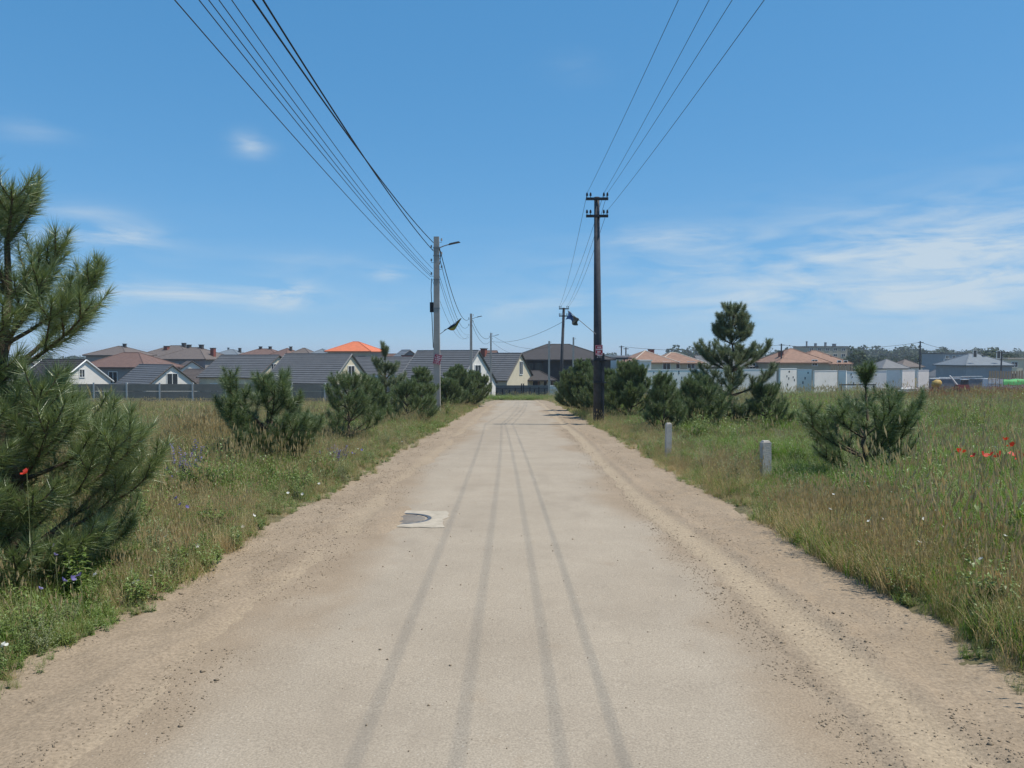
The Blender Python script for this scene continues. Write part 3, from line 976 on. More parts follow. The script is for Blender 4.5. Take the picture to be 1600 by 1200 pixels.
def site_things():
    # long grey half-built wall
    def base(px, D):
        p = at(px, 600, D); return p.x, D, g(p.x, D)
    x, y, z = base(1497, 96)
    root = empty('block_wall', (x, y, z), R(4)); tag(root, 'long low grey block wall of the building site', 'wall')
    H = zat(592, 96) - z
    for r_ in range(3):
        for k in range(7):
            MB().box((-3.4 + k * 1.0 + (r_ % 2) * .2, 0, H / 3 * (r_ + .5)), (.985, .25, H / 3 - .015)).build('wall_block', M['block'], root)
    MB().box((0.1, 0, H + .04), (7.4, .34, .08)).build('coping', M['slab_top'], root)
    # white planks on top
    for k in range(4):
        o = MB().box((0, 0, 0), (4.2 - .5 * k, .25, .06)).build('white_plank', M['frame_white'])
        o.location = (x - 1.6 + k * 1.1, y - .02 + .02 * k, z + H + .12 + .065 * k); o.rotation_euler = (0, 0, R(3 + k))
        tag(o, 'white plank lying stacked on the long low block wall', 'plank', 'white planks on the block wall')
    # yellow drum mixer
    x, y, z = base(1462, 86)
    mx = empty('concrete_mixer', (x, y, z)); mx.scale = (.72, .72, .72); tag(mx, 'yellow drum concrete mixer standing by the block wall', 'concrete mixer')
    b = MB(); b.tube([(-.5, 0, 1.35), (-.2, 0, 1.5), (.35, 0, 1.78), (.75, 0, 1.98)], [.28, .62, .62, .34], 12); b.build('drum', M['yellow'], mx, True)
    b = MB(); b.tube([(-.6, -.4, 0), (0, -.4, 1.5)], .06); b.tube([(.7, -.4, 0), (0, -.4, 1.5)], .06); b.tube([(-.6, .4, 0), (0, .4, 1.5)], .06); b.tube([(.7, .4, 0), (0, .4, 1.5)], .06); b.build('frame', M['dark_metal'], mx)
    for s in (-1, 1):
        w = MB(); w.tube([(-.6, s * .48 - .06, .25), (-.6, s * .48 + .06, .25)], .25, 10); w.build('wheel', M['dark_metal'], mx)
    # red machine
    x, y, z = base(1503, 84)
    t = empty('site_machine', (x, y, z)); t.scale = (.8, .8, .8); tag(t, 'small red wheeled machine with raised arm on the building site', 'machine')
    b = MB(); b.box((0, 0, .95), (1.7, 1.0, .7), taper=.85); b.build('body', M['machine_red'], t)
    b = MB(); b.box((.35, 0, 1.62), (.7, .8, .65), taper=.85); b.build('cab', M['frame_dark'], t)
    b = MB(); b.box((.35, 0, 1.99), (.8, .9, .08)); b.build('cab_roof', M['frame_white'], t)
    b = MB(); b.tube([(-.6, 0, 1.2), (-1.3, 0, 2.1), (-1.65, 0, 2.5)], .09, 6); b.build('arm', M['frame_white'], t)
    for sx in (-.55, .55):
        for sy in (-.5, .5):
            w = MB(); w.tube([(sx, sy - .1, .34), (sx, sy + .1, .34)], .34, 12); w.build('wheel', M['dark_metal'], t)
    # white tank on a frame
    x, y, z = base(1551, 88)
    t = empty('water_tank', (x, y, z)); tag(t, 'white plastic tank in a cage at the right of the building site', 'tank')
    MB().box((0, 0, 1.05), (1.7, 1.1, 1.2), taper=.96).build('tank', M['frame_white'], t)
    b = MB()
    for k in range(5):
        b.box((-.86 + k * .43, -.58, 1.05), (.04, .04, 1.3))
    for zz in (.45, 1.05, 1.65): b.box((0, -.585, zz), (1.76, .03, .04))
    b.build('cage', M['grey_metal'], t)
    MB().box((0, 0, .22), (1.8, 1.2, .42)).build('pallet', M['timber'], t)
    # green tarp over a stack
    x, y, z = base(1588, 92)
    t = empty('covered_stack', (x, y, z)); tag(t, 'stack of blocks covered by a bright green tarp at the right edge', 'stack')
    zt = zat(590, 92) - z
    MB().box((0, 0, zt / 2 - .2), (4.6, 1.4, zt - .4)).build('block_stack', M['slab_shaded'], t)
    nx = 16; V = []; 
    gx = np.linspace(-2.45, 2.45, nx); gy = np.array([-.86, -.80, -.72, 0, .72, .80, .86])
    GX, GY = np.meshgrid(gx, gy)
    GZ = zt - .18 + .06 * np.sin(GX * 3) - np.where(np.abs(GY) > .74, (np.abs(GY) - .74) * 5.0, 0) - .05 * np.abs(GX)
    link('tarp', np_mesh('tarp', np.stack([GX.ravel(), GY.ravel(), GZ.ravel()], 1), grid_faces(*GX.shape), M['tarp_green'], True), t)
    # pile of white sacks
    for k, (px, dz) in enumerate(((1410, 0), (1417, 0), (1424, 0), (1430, 0), (1414, .22), (1421, .22), (1427, .22))):
        x, y, z = base(px, 74)
        b = MB(); b.tube([(-.42, 0, .16), (-.3, 0, .16), (.3, 0, .16), (.42, 0, .16)], [.06, .19, .19, .06], 8)
        o = b.build('cement_sack', M['frame_white'], None, True); o.location = (x, y, z + dz + .40); o.scale = (1, 1, .75)
        tag(o, 'white sack in the low pile before the sunlit slabs', 'sack', 'white sacks by the slabs')
    pl = MB()
    x, y, z = base(1420, 74)
    pl.box((0, 0, .36), (2.2, 1.0, .05)); pl.box((-.8, 0, .16), (.12, 1, .36)); pl.box((.8, 0, .16), (.12, 1, .36))
    o = pl.build('sack_platform', M['timber']); o.location = (x, y, z); tag(o, 'low timber platform carrying the white sacks', 'platform')
    # dark scaffold beam between slabs
    x, y, z = base(1340, 77)
    t = empty('trestle', (x, y, z)); tag(t, 'dark timber trestle beam standing before the small slabs', 'trestle')
    zb = zat(601, 77) - z
    MB().box((0, 0, zb), (3.6, .14, .12)).build('beam', M['roof_dark'], t)
    for sx in (-1.6, 0, 1.6): MB().box((sx, 0, zb / 2 - .04), (.1, .1, zb - .1)).build('leg', M['roof_dark'], t)
    # wooden picket fence pieces by the terracotta houses and at the right edge
    for (pa, pb, ty, D, lab) in ((1298, 1336, 571, 130, 'weathered timber picket fence below the second peaked terracotta roof'), (1545, 1600, 580, 122, 'brown timber picket fence at the right edge before the cream building')):
        a = at(pa, ty, D); bq = at(pb, ty, D); z = g((a.x + bq.x) / 2, D)
        t = empty('picket_fence', (a.x, D, z)); tag(t, lab, 'fence')
        hgt = a.z - z; n = int((bq.x - a.x) / .42)
        pk = MB().box((0, 0, hgt / 2), (.30, .04, hgt)); pk.tri((-.15, 0, hgt), (.15, 0, hgt), (0, 0, hgt + .15)); pm = pk.mesh('picket', M['timber'])
        for k in range(n):
            o = link('picket', pm, t); o.location = (k * .42 + .2, 0, rnd.uniform(-.08, .04))
        MB().box(((bq.x - a.x) / 2, .06, hgt * .7), (bq.x - a.x, .05, .1)).build('rail', M['timber'], t)


site_things()


# ------------------------------------------------------------------ poles, lamps, wires
def lamp_on(root, z, s=1.0, side=1):
    b = MB(); b.tube([(side * .1, 0, z - .15), (side * .35, -.02, z - .05), (side * .62 * s, -.03, z + .03)], [.03, .028, .026], 6); b.build('lamp_arm', M['grey_metal'], root)
    b = MB(); b.box((side * .90 * s, -.03, z + .10), (.62 * s, .22, .07), Matrix.Rotation(-R(12) * side, 3, 'Y'), taper=.75); b.build('lamp_head', M['dark_metal'], root)


def concrete_pole(px, base_D, top_y, label, w0=.30, w1=.19, lamp=True, insul=5, lean=0.0, m='concrete', boxed=False, px_top=None):
    D = base_D
    pt = at(px_top or px, top_y, D)
    x = at(px, top_y, D).x
    z0 = g(x, D) - .2
    H = pt.z - z0
    root = empty('utility_pole', (x, D, z0)); tag(root, label, 'utility pole', 'utility poles along the road')
    dx = pt.x - x
    b = MB(); n = len(b.v)
    for (z, w, ox) in ((0, w0, 0), (H * .5, (w0 + w1) / 2, dx / 2), (H, w1, dx)):
        for sx, sy in ((-1, -1), (1, -1), (1, 1), (-1, 1)):
            b.v.append((ox + sx * w / 2, sy * w * .42, z))
    for k in range(2):
        for i in range(4):
            j = (i + 1) % 4
            b.f.append((k * 4 + i, k * 4 + j, k * 4 + 4 + j, k * 4 + 4 + i)); b.m.append(0)
    b.f.append((8, 9, 10, 11)); b.m.append(0)
    b.build('shaft', M[m], root)
    if lamp:
        lamp_on(root, H - .42)
    for k in range(insul):
        zz = H - .28 - k * .34
        s = 1 if k % 2 == 0 else -1
        q = MB(); q.tube([(dx + s * w1 * .4, -.02, zz), (dx + s * (w1 * .5 + .13), -.02, zz), (dx + s * (w1 * .5 + .13), -.02, zz + .10)], .012, 5)
        q.tube([(dx + s * (w1 * .5 + .13), -.02, zz + .08), (dx + s * (w1 * .5 + .13), -.02, zz + .20)], [.05, .035], 7)
        q.build('insulator', M['insul'], root)
    if boxed:
        q = MB(); q.box((-w1 * .5 - .12, -.02, H - 3.55), (.18, .16, .5)); q.tube([(-w1 * .5 - .12, -.02, H - 2.1), (-w1 * .5 - .15, -.02, H - 2.7), (-w1 * .5 - .12, -.02, H - 3.3)], .02, 5)
        q.tube([(-w1 * .5 - .12, -.02, H - 3.8), (-w1 * .5 - .10, -.02, H - 4.3), (-w1 * .5 - .05, -.02, H - 5.6)], .02, 5)
        q.build('junction_box', M['cable'], root)
        q = MB()
        for zz in (H - .55, H - .95, H - 2.15, H - 3.6): q.box((0, 0, zz), (w1 + .05, w1 * .84 + .05, .05))
        q.build('steel_band', M['grey_metal'], root)
        q = MB(); q.tube([(w1 * .5 + .03, -.08, H - .6), (w1 * .5 + .09, -.08, H - .9), (w1 * .5 + .04, -.08, H - 1.4)], .03, 6); q.build('cable_clamp', M['cable'], root)
    return root, Vector((x, D, z0)), H


P1, p1, H1 = concrete_pole(682, 39, 370, 'nearest concrete pole on the left with street lamp, flag and red sign', .34, .26, True, 6, boxed=True)
P2, p2, H2 = concrete_pole(736, 83, 490, 'second concrete lamp pole on the left rising over the ribbed grey roof', .34, .22, True, 4)
P3, p3, H3 = concrete_pole(767, 112, 520, 'third and thinnest concrete lamp pole on the left near the road end', .30, .20, True, 3)
P4, p4, H4 = concrete_pole(858, 108, 533, 'grey concrete pole with small brackets in front of the dark house', .30, .22, False, 3)
P5, p5, H5 = concrete_pole(896, 100, 527, 'plain grey concrete pole right of the leaning dark pole', .30, .20, False, 1)


def tall_pole(px, D, top_y, label, w0, w1, arms, px_top=None, stub=False):
    x = at(px, top_y, D).x; top = at(px_top or px, top_y, D)
    z0 = g(x, D) - .2; H = top.z - z0; dx = top.x - x
    root = empty('utility_pole', (x, D, z0)); tag(root, label, 'utility pole', 'utility poles along the road')
    b = MB(); b.tube([(0, 0, 0), (dx * .5, 0, H * .5), (dx, 0, H)], [w0 / 2, (w0 + w1) / 4, w1 / 2], 10); b.build('shaft', M['pole_dark'], root, True)
    if stub:
        b = MB(); b.box((.13, .06, 1.55), (.22, .24, 3.1)); b.build('concrete_stub', M['pole_dark'], root)
        b = MB()
        for zz in (1.9, 2.8): b.box((.05, .03, zz), (.52, .48, .05))
        b.build('binding', M['dark_metal'], root)
    tips = []
    for (z, wid) in arms:
        zz = H - z
        a = MB().box((dx, -w1 * .5 - .05, zz), (wid, .09, .10)); ar = a.build('crossarm', M['dark_metal'], root)
        for u in (-.92, -.60, .60, .92):
            q = MB(); xx = dx + u * wid / 2
            q.tube([(xx, -w1 * .5 - .05, zz + .04), (xx, -w1 * .5 - .05, zz + .18)], .014, 5)
            q.tube([(xx, -w1 * .5 - .05, zz + .12), (xx, -w1 * .5 - .05, zz + .20), (xx, -w1 * .5 - .05, zz + .25)], [.045, .04, .02], 7)
            q.build('insulator', M['cable'], ar)
            tips.append(Vector((x + xx, D - w1 * .5 - .05, z0 + zz + .22)))
    return root, Vector((x, D, z0)), H, tips


T1, t1, HT1, tipsA = tall_pole(936, 31, 308, 'tall dark pole on the right with two crossarms, flag and red sign', .40, .215, [(.10, .88), (.78, .88)], px_top=932.5, stub=True)
T2, t2, HT2, tipsB = tall_pole(875.5, 70, 481, 'leaning dark pole with two short crossarms beyond the right flag', .34, .24, [(.10, .9), (.75, .9)], px_top=881)


def wire(pts, r, label, grp, m='wire', name='overhead_wire'):
    o = MB().tube(pts, r, 5).build(name, M[m], None, True)
    tag(o, label, 'wire', grp)
    return o


def sag_pts(a, b, sag, n=26):
    a = Vector(a); b = Vector(b)
    return [a.lerp(b, i / n) - Vector((0, 0, 4 * sag * (i / n) * (1 - i / n))) for i in range(n + 1)]


def wire_through(a, top_px, Xb, sag, Dend=-7.0, n=60):
    """wire from attachment a that leaves the picture at its top edge at top_px and runs on behind the viewer"""
    v = ray(top_px, 0)
    t = Xb / v.x
    Bp = Vector((v.x * t, v.y * t, EYE + v.z * t))
    a = Vector(a)
    tb = (Bp.y - a.y) / (Dend - a.y)
    xc = a.x + (Bp.x - a.x) / tb
    zl = Bp.z + 4 * sag * tb * (1 - tb)
    zc = a.z + (zl - a.z) / tb
    return sag_pts(a, (xc, Dend, zc), sag, n)


LB = 'bundle of thin wires from the nearest left pole towards the viewer'
for (xt, apx, apy, r, m, sag, lab) in (
        (395, 677, 379, .019, 'cable', .75, 'upper thick black cable from the nearest left pole towards the viewer'),
        (411, 677, 392, .019, 'cable', .85, 'lower thick black cable from the nearest left pole towards the viewer'),
        (362, 676, 420, .0085, 'wire', .7, 'highest thin wire running from the nearest left pole towards the viewer'),
        (342, 675, 427, .0085, 'wire', .65, 'second highest thin wire from the nearest left pole towards the viewer'),
        (326, 674, 430, .0085, 'wire', .6, 'third thin wire down from the nearest left pole towards the viewer'),
        (311, 674, 433, .0085, 'wire', .55, 'next to lowest thin wire from the nearest left pole towards the viewer'),
        (273, 672, 437, .0085, 'wire', .5, 'lowest and leftmost thin wire from the nearest left pole towards the viewer')):
    wire(wire_through(at(apx, apy, 38.85), xt, -4.3, sag), r, lab, 'wires on the left side of the road', m)
for (xt, tip, sag, xb, lab) in ((1060, 0, .35, 2.9, 'leftmost overhead wire from the tall dark pole towards the viewer'), (1108, 2, .35, 3.42, 'second overhead wire from the left on the tall dark pole'),
                            (1144, 3, .35, 3.6, 'third overhead wire from the left on the tall dark pole'), (1194, 7, .35, 3.5, 'lowest and rightmost overhead wire from the tall dark pole')):
    wire(wire_through(tipsA[tip], xt, xb, sag, -12), .0058, lab, 'wires on the right side of the road')
for i, (a, b_) in enumerate(((0, 0), (2, 1), (3, 2), (7, 3))):
    wire(sag_pts(tipsA[a], tipsB[b_], .55), .008, 'thin wire hanging between the tall dark pole and the leaning dark pole', 'wires between the two dark poles')
for (a, b_, s, r, lab) in (((688, 392), (733, 498), 1.3, .021, 'thick black cable hanging between the first and second left poles'),
                         ((687, 403), (733, 507), 1.6, .014, 'thinner black cable hanging below the thick one between first and second left poles')):
    wire(sag_pts(at(*a, 38.9), at(*b_, 82.9), s), r, lab, 'cables between the left poles', 'cable')
for k, (a, b_, s) in enumerate((((687, 432), (733, 522), 1.0), ((687, 440), (733, 526), 1.2), ((675, 436), (732, 524), 1.4))):
    wire(sag_pts(at(*a, 38.9), at(*b_, 82.9), s), .009, 'very thin wire hanging between the first and second left poles', 'thin wires between the left poles')
for (a, b_, s, r, lab) in (((738, 500), (765, 527), .9, .022, 'upper cable between the second and third left poles'), ((738, 508), (765, 534), 1.0, .018, 'lower cable between the second and third left poles')):
    wire(sag_pts(at(*a, 82.9), at(*b_, 111.9), s), r, lab, 'cables between the left poles', 'cable')
wire(sag_pts(at(769, 533.5, 111.9), at(879, 503, 70), .7), .017, 'cable crossing the road from the third left pole to the leaning dark pole', 'cables at the road end', 'cable')
wire(sag_pts(at(769, 524, 111.9), at(858, 542, 107.9), .9), .017, 'slack cable from the third left pole to the pole before the dark house', 'cables at the road end', 'cable')
wire(sag_pts(at(769, 534, 111.9), at(800, 552, 126), .25), .016, 'short service cable from the third left pole down to the cream gable', 'cables at the road end', 'cable')

far = []
for (px, D, ty, lab, arm) in ((971, 152, 540, 'left one of two thin far poles beside the white annex', 0), (978, 150, 543, 'right one of two thin far poles before the terracotta roof', 0),
                              (1221, 142, 537, 'far pole in front of the peaked terracotta roof', 0), (1438, 140, 533, 'tallest far pole between the pale roofs on the right', 0), (1565, 150, 549, 'far pole with a crossbar beside the long cream building', 1)):
    p = at(px, ty, D); z0 = g(p.x, D) - .1; H = p.z - z0
    root = empty('utility_pole', (p.x, D, z0)); tag(root, lab, 'utility pole', 'far poles on the right')
    MB().tube([(0, 0, 0), (0, 0, H)], [.17, .12], 8).build('shaft', M['pole_dark'], root)
    MB().box((0, -.15, H - .25), (2.6 if arm else 1.0, .1, .12)).build('crossarm', M['dark_metal'], root)
    far.append(p + Vector((0, -.15, -.2)))
for a, b_, lab in ((0, 2, 'left'), (2, 3, 'middle'), (3, 4, 'right')):
    wire(sag_pts(far[a], far[b_], .9), .03, {'left': 'far wire from the thin twin poles past the tall isolated pine', 'middle': 'far wire in front of the apartment block between two far poles', 'right': 'far wire sagging down to the pole with the crossbar'}[lab], 'far wires on the right')


# ------------------------------------------------------------------ flags, signs, marker posts, manhole
def flag(base, tip, fold, label, n=14, ym='flag_yellow'):
    """limp two colour flag bunched along its staff"""
    base = Vector(base); tip = Vector(tip)
    root = empty('flag', base); tag(root, label, 'flag', 'flags on the poles')
    d = tip - base
    MB().tube([(0, 0, 0), d], [.016, .012], 6).build('staff', M['grey_metal'], root)
    u = d.normalized()
    for part, (k0, k1, mm) in {'blue_half': (0, .5, 'flag_blue'), 'yellow_half': (.5, 1, ym)}.items():
        V = []; nr, nc = 9, n
        for i in range(nr):
            for j in range(nc):
                s = k0 + (k1 - k0) * i / (nr - 1); t = j / (nc - 1)
                q = fold(s, t, d, u)
                V.append(q)
        link(part, np_mesh(part, np.array(V), grid_faces(nr, nc), M[mm], True), root)
    return root


def fold_left(s, t, d, u):
    # cloth hugging a staff that points up to the right, its lower corner hanging
    a = d * (.98 - .80 * t * (1 - .1 * s))
    w = .30 * math.sin(math.pi * min(1, t * 1.15 + .02)) * (0.35 + s * .8)
    return (a.x + .03 * math.sin(9 * s + 5 * t), a.y - .05 + .06 * math.sin(12 * s + 3 * t), a.z - w * s + .02 * math.sin(14 * t))


flag(at(687.5, 522, 38.7), at(721, 497, 38.5), fold_left, 'blue and yellow flag wound along its staff on the nearest left pole')


def fold_right(s, t, d, u):
    a = d * (1.0 - .42 * s)
    drop = .52 * t * (1.0 - .55 * s)
    return (a.x - .06 * t + .05 * math.sin(10 * s + 4 * t) - .05 * t * s, a.y + .05 * math.sin(13 * s + 2 * t), a.z - drop * (.75 + .2 * math.sin(3 + 6 * s)))


flag(at(931, 522, 30.8), at(887, 485, 30.6), fold_right, 'dark navy flag drooping from a long staff on the tall dark pole', ym='flag_dull')


def pole_sign(px, py, D, w, h, tilt, label):
    p = at(px, py, D)
    root = empty('sign', p, R(0)); root.rotation_euler = (0, R(tilt), 0)
    tag(root, label, 'sign', 'red signs on the poles')
    MB().box((0, 0, 0), (w, .012, h)).build('board', M['sign_red'], root)
    b = MB()
    rr = random.Random(int(px))
    z = h / 2 - .06
    rows = [(.5, .05), (.78, .07), (.66, .07), (.8, .035), (.72, .035), (.6, .035)]
    for (frac, hh) in rows:
        x = -w * frac / 2
        while x < w * frac / 2:
            ww = rr.uniform(.02, .05)
            if rr.random() > .18:
                b.box((x + ww / 2, -.0075, z - hh / 2), (ww * .8, .004, hh * rr.uniform(.75, 1)))
            x += ww
        z -= hh + .028
    b.build('print', M['sign_white'], root)
    b = MB()
    for s in (-1, 1):
        b.box((s * (w / 2 - .012), -.0075, 0), (.010, .004, h - .03)); b.box((0, -.0075, s * (h / 2 - .012)), (w - .05, .004, .010))
    b.build('border', M['sign_white'], root)


pole_sign(683.5, 561.5, 38.72, .38, .50, 14, 'tilted red square sign with white print on the nearest left pole')
pole_sign(936, 547, 30.72, .30, .40, -2, 'red square sign with white print on the tall dark pole')


def marker(px, top_y, D, w, label):
    p = at(px, top_y, D); z0 = g(p.x, D) - .1; H = p.z - z0
    b = MB(); b.box((0, 0, (H - .02) / 2), (w, w * .8, H - .02)); 
    bm = b.mesh('marker_post', M['post_concrete'])
    root = link('marker_post', bm); root.location = (p.x, D, z0); root.rotation_euler = (R(rnd.uniform(-1, 1)), R(rnd.uniform(-1, 1)), R(8))
    tag(root, label, 'post', 'concrete marker posts')
    MB().box((0, 0, H - .01), (w * .86, w * .68, .03), taper=.8).build('chamfered_cap', M['post_concrete'], root)


marker(1197, 689, 12.4, .145, 'nearer square concrete marker post in the grass on the right verge')
marker(1044, 661, 17.2, .125, 'farther square concrete marker post in the grass on the right verge')


def manhole():
    x, y = -1.52, 9.68
    root = empty('manhole', (x, y, g(x, y)), R(2)); tag(root, 'square concrete manhole collar with sunken iron cover on the left of the road', 'manhole')
    root.rotation_euler = (math.atan(-.0333), 0, R(2))
    # collar: square slab with round hole
    b = MB(); n = 40; r = .40; hs = .58; t = .007
    for k in range(n):
        a0, a1 = 2 * math.pi * k / n, 2 * math.pi * (k + 1) / n

        def sq(a):
            c, s = math.cos(a), math.sin(a); m = max(abs(c), abs(s))
            jit = 1 + .05 * math.sin(a * 5) + .03 * math.sin(a * 13) + .02 * math.sin(a * 19)
            return (hs * c / m * jit, hs * s / m * jit)
        q0, q1 = sq(a0), sq(a1)
        i0, i1 = (r * math.cos(a0), r * math.sin(a0)), (r * math.cos(a1), r * math.sin(a1))
        b.quad((*i0, t), (*q0, t), (*q1, t), (*i1, t)); b.quad((*q0, t), (*q0, -.05), (*q1, -.05), (*q1, t)); b.quad((*i0, -.03), (*i0, t), (*i1, t), (*i1, -.03))
    b.build('collar', M['collar'], root)
    b = MB()
    for k in range(n):
        a0, a1 = 2 * math.pi * k / n, 2 * math.pi * (k + 1) / n
        for (ra, rb, z0, z1) in ((.398, .352, .006, .006), (.352, .352, .006, -.014)):
            b.quad((ra * math.cos(a0), ra * math.sin(a0), z0), (ra * math.cos(a1), ra * math.sin(a1), z0), (rb * math.cos(a1), rb * math.sin(a1), z1), (rb * math.cos(a0), rb * math.sin(a0), z1))
    b.build('ring', M['iron'], root)
    b = MB(); b.tube([(0, 0, -.03), (0, 0, -.006)], .345, 36)
    for k in range(-3, 4): b.box((0, k * .085, -.004), (2 * math.sqrt(.33 ** 2 - (k * .085) ** 2) - .03, .025, .008))
    b.build('cover', M['iron'], root)


manhole()


# ------------------------------------------------------------------ pines
def nrm(v):
    return v / (np.linalg.norm(v, axis=-1, keepdims=True) + 1e-9)


def needles_mesh(shoots, dens, nl, nw, seed, matname, droop=.10):
    r = np.random.default_rng(seed)
    P = []; A = []; T = []
    for pts in shoots:
        pts = np.asarray(pts)
        seg = pts[1:] - pts[:-1]
        ln = np.linalg.norm(seg, axis=1)
        tot = ln.sum()
        n = max(6, int(tot * dens))
        t = r.random(n) * tot
        cum = np.concatenate([[0], np.cumsum(ln)])
        k = np.clip(np.searchsorted(cum, t) - 1, 0, len(seg) - 1)
        f = (t - cum[k]) / ln[k]
        P.append(pts[k] + seg[k] * f[:, None]); A.append(nrm(seg[k])); T.append(t / tot)
        m = max(4, int(dens * .05))          # tuft at the tip
        P.append(np.repeat(pts[-1:], m, 0)); A.append(np.repeat(nrm(seg[-1:]), m, 0)); T.append(np.full(m, 1.0))
    P = np.concatenate(P); A = np.concatenate(A); T = np.concatenate(T)
    n = len(P)
    rv = r.normal(size=(n, 3))
    rad = nrm(rv - (rv * A).sum(1, keepdims=True) * A)
    ang = np.radians(np.where(T > .97, r.uniform(5, 40, n), r.uniform(28, 68, n)))
    Dv = nrm(A * np.cos(ang)[:, None] + rad * np.sin(ang)[:, None])
    L = nl * r.uniform(.65, 1.1, n)
    tip = P + Dv * L[:, None]
    tip[:, 2] -= droop * L * r.random(n)
    side = nrm(np.cross(Dv, r.normal(size=(n, 3)))) * (nw / 2)
    V = np.stack([P - side, P + side, tip], 1).reshape(-1, 3)
    Fc = np.arange(3 * n).reshape(-1, 3)
    return np_mesh('crown', V, Fc, M[matname])


def pine(px, D, top_y, label, whorls=None, spread=1.0, dens=420, nl=.13, nw=.004, seed=1, matname='needle_far', lean=0.0, first=.10, gap=.42, nb=(4, 6), name='pine_tree', pitch=1.0, x=None, low_bare=.30, side_p=.85, up=1.0, H=None, tipl=.34):
    rr = random.Random(seed)
    p = at(px, top_y, D)
    X = p.x if x is None else x
    z0 = g(X, D) + .02
    H = H or (p.z - z0)
    root = empty(name, (X, D, z0)); tag(root, label, 'pine tree', 'young pines beside the road')
    wood = MB(); shoots = []
    # trunk
    n = 8
    wx = [rr.uniform(-1, 1) * .02 * H for _ in range(n + 1)]; wy = [rr.uniform(-1, 1) * .02 * H for _ in range(n + 1)]
    wx[0] = wy[0] = 0
    tp = [Vector((wx[i] + lean * H * i / n, wy[i], H * .95 * i / n - (.1 if i == 0 else 0))) for i in range(n + 1)]
    r0 = .018 * H + .012
    wood.tube(tp, [r0 * (1 - .88 * i / n) + .004 for i in range(n + 1)], 8)

    def tr(z):
        f = min(.999, z / (H * .95)) * n; i = int(f)
        return tp[i].lerp(tp[i + 1], f - i)
    lead = [tr(H * .80), tr(H * .88), tr(H * .949)]
    shoots.append([tuple(q) for q in lead])

    def grow(start, d, L, bare, depth, rad):
        d = d.normalized(); pts = [start.copy()]
        m = 7 if depth == 0 else 4
        q = start.copy()
        for i in range(m):
            t = (i + 1) / m
            d = (d + Vector((rr.uniform(-1, 1) * .09, rr.uniform(-1, 1) * .09, (.06 + .34 * t * t) * up * (7 / m) * .55))).normalized()
            q = q + d * (L / m); pts.append(q.copy())
        wood.tube(pts, [rad * (1 - .8 * i / m) + .0025 for i in range(m + 1)], 5 if depth == 0 else 4, cap=False)
        k = int(bare * m)
        shoots.append([tuple(a) for a in pts[k:]])
        if depth < 2 and L > (.28 if depth == 0 else .36):
            spots = (.45, .66, .86) if L > .6 else ((.55, .85) if depth == 0 else (.7,))
            for t in spots:
                for sgn in (-1, 1):
                    if rr.random() > side_p: continue
                    f = t * m; i = min(int(f), m - 1)
                    st = pts[i].lerp(pts[i + 1], f - i)
                    ax = (pts[i + 1] - pts[i]).normalized()
                    sd_ = ax.cross(Vector((0, 0, 1)))
                    if sd_.length < .1: sd_ = Vector((1, 0, 0))
                    sd_.normalize()
                    nd = ax * .75 + sd_ * sgn * rr.uniform(.5, .95) + Vector((0, 0, rr.uniform(-.05, .30)))
                    ll = max(.20, L * (.42 * (1 - t) + .22) * rr.uniform(.8, 1.2))
                    grow(st, nd, min(ll, .6), .2 if ll > .3 else 0, depth + 1, rad * .4)
    if whorls is None:
        whorls = []
        z = first * H
        while z < H * .88:
            f = z / H
            whorls.append((f, spread * (1 - f) ** .75 * rr.uniform(.8, 1.1) + .12 * spread, rr.randint(*nb)))
            z += gap * rr.uniform(.75, 1.2) * (1 - .35 * f)
    for wh in whorls:
        f, L, cnt = wh[:3]
        a0 = rr.uniform(0, 6.28) if len(wh) < 4 else wh[3]
        for b in range(cnt):
            az = a0 + 6.283 * b / cnt + rr.uniform(-.3, .3)
            el = R((12 + 42 * f + rr.uniform(-10, 12)) * pitch)
            d = Vector((math.cos(az) * math.cos(el), math.sin(az) * math.cos(el), math.sin(el)))
            LL = L * rr.uniform(.78, 1.15)
            grow(tr(f * H) + Vector((0, 0, rr.uniform(-.05, .05))), d, LL, low_bare if LL > .5 else .1, 0, .010 + .010 * LL)
    # crowning candles
    for b in range(5):
        az = b * 1.257 + rr.uniform(-.3, .3); el = R(rr.uniform(48, 70))
        grow(tr(H * .86), Vector((math.cos(az) * math.cos(el), math.sin(az) * math.cos(el), math.sin(el))), tipl * min(1, H / 3) * rr.uniform(.7, 1.1), 0, 2, .008)
    wood.build('trunk', M['bark'], root, True)
    link('crown', needles_mesh(shoots, dens, nl, nw, seed, matname), root)
    return root


# the large pine at the left edge, close to the viewer
pine(8, 6.2, 272, 'large long needled pine rising close by at the left edge',
     whorls=[(.03, .95, 6, 0), (.10, 1.12, 7, .3), (.18, 1.15, 7, -.2), (.26, 1.0, 7, .25), (.33, .80, 6, .5), (.40, .60, 5, .1), (.53, .98, 6, 0), (.60, .75, 4, 1.2), (.71, .66, 5, .1), (.84, .42, 4, .5)],
     dens=640, nl=.165, nw=.0044, seed=12, matname='needle', low_bare=.30, up=.9, side_p=1.0)
pine(205, 8.4, 748, 'tiny pine sapling with upright tufts in the weeds right of the large near pine', whorls=[(.15, .25, 4), (.45, .22, 4)], dens=700, nl=.13, nw=.004, seed=5, matname='needle', up=1.8, H=.62)
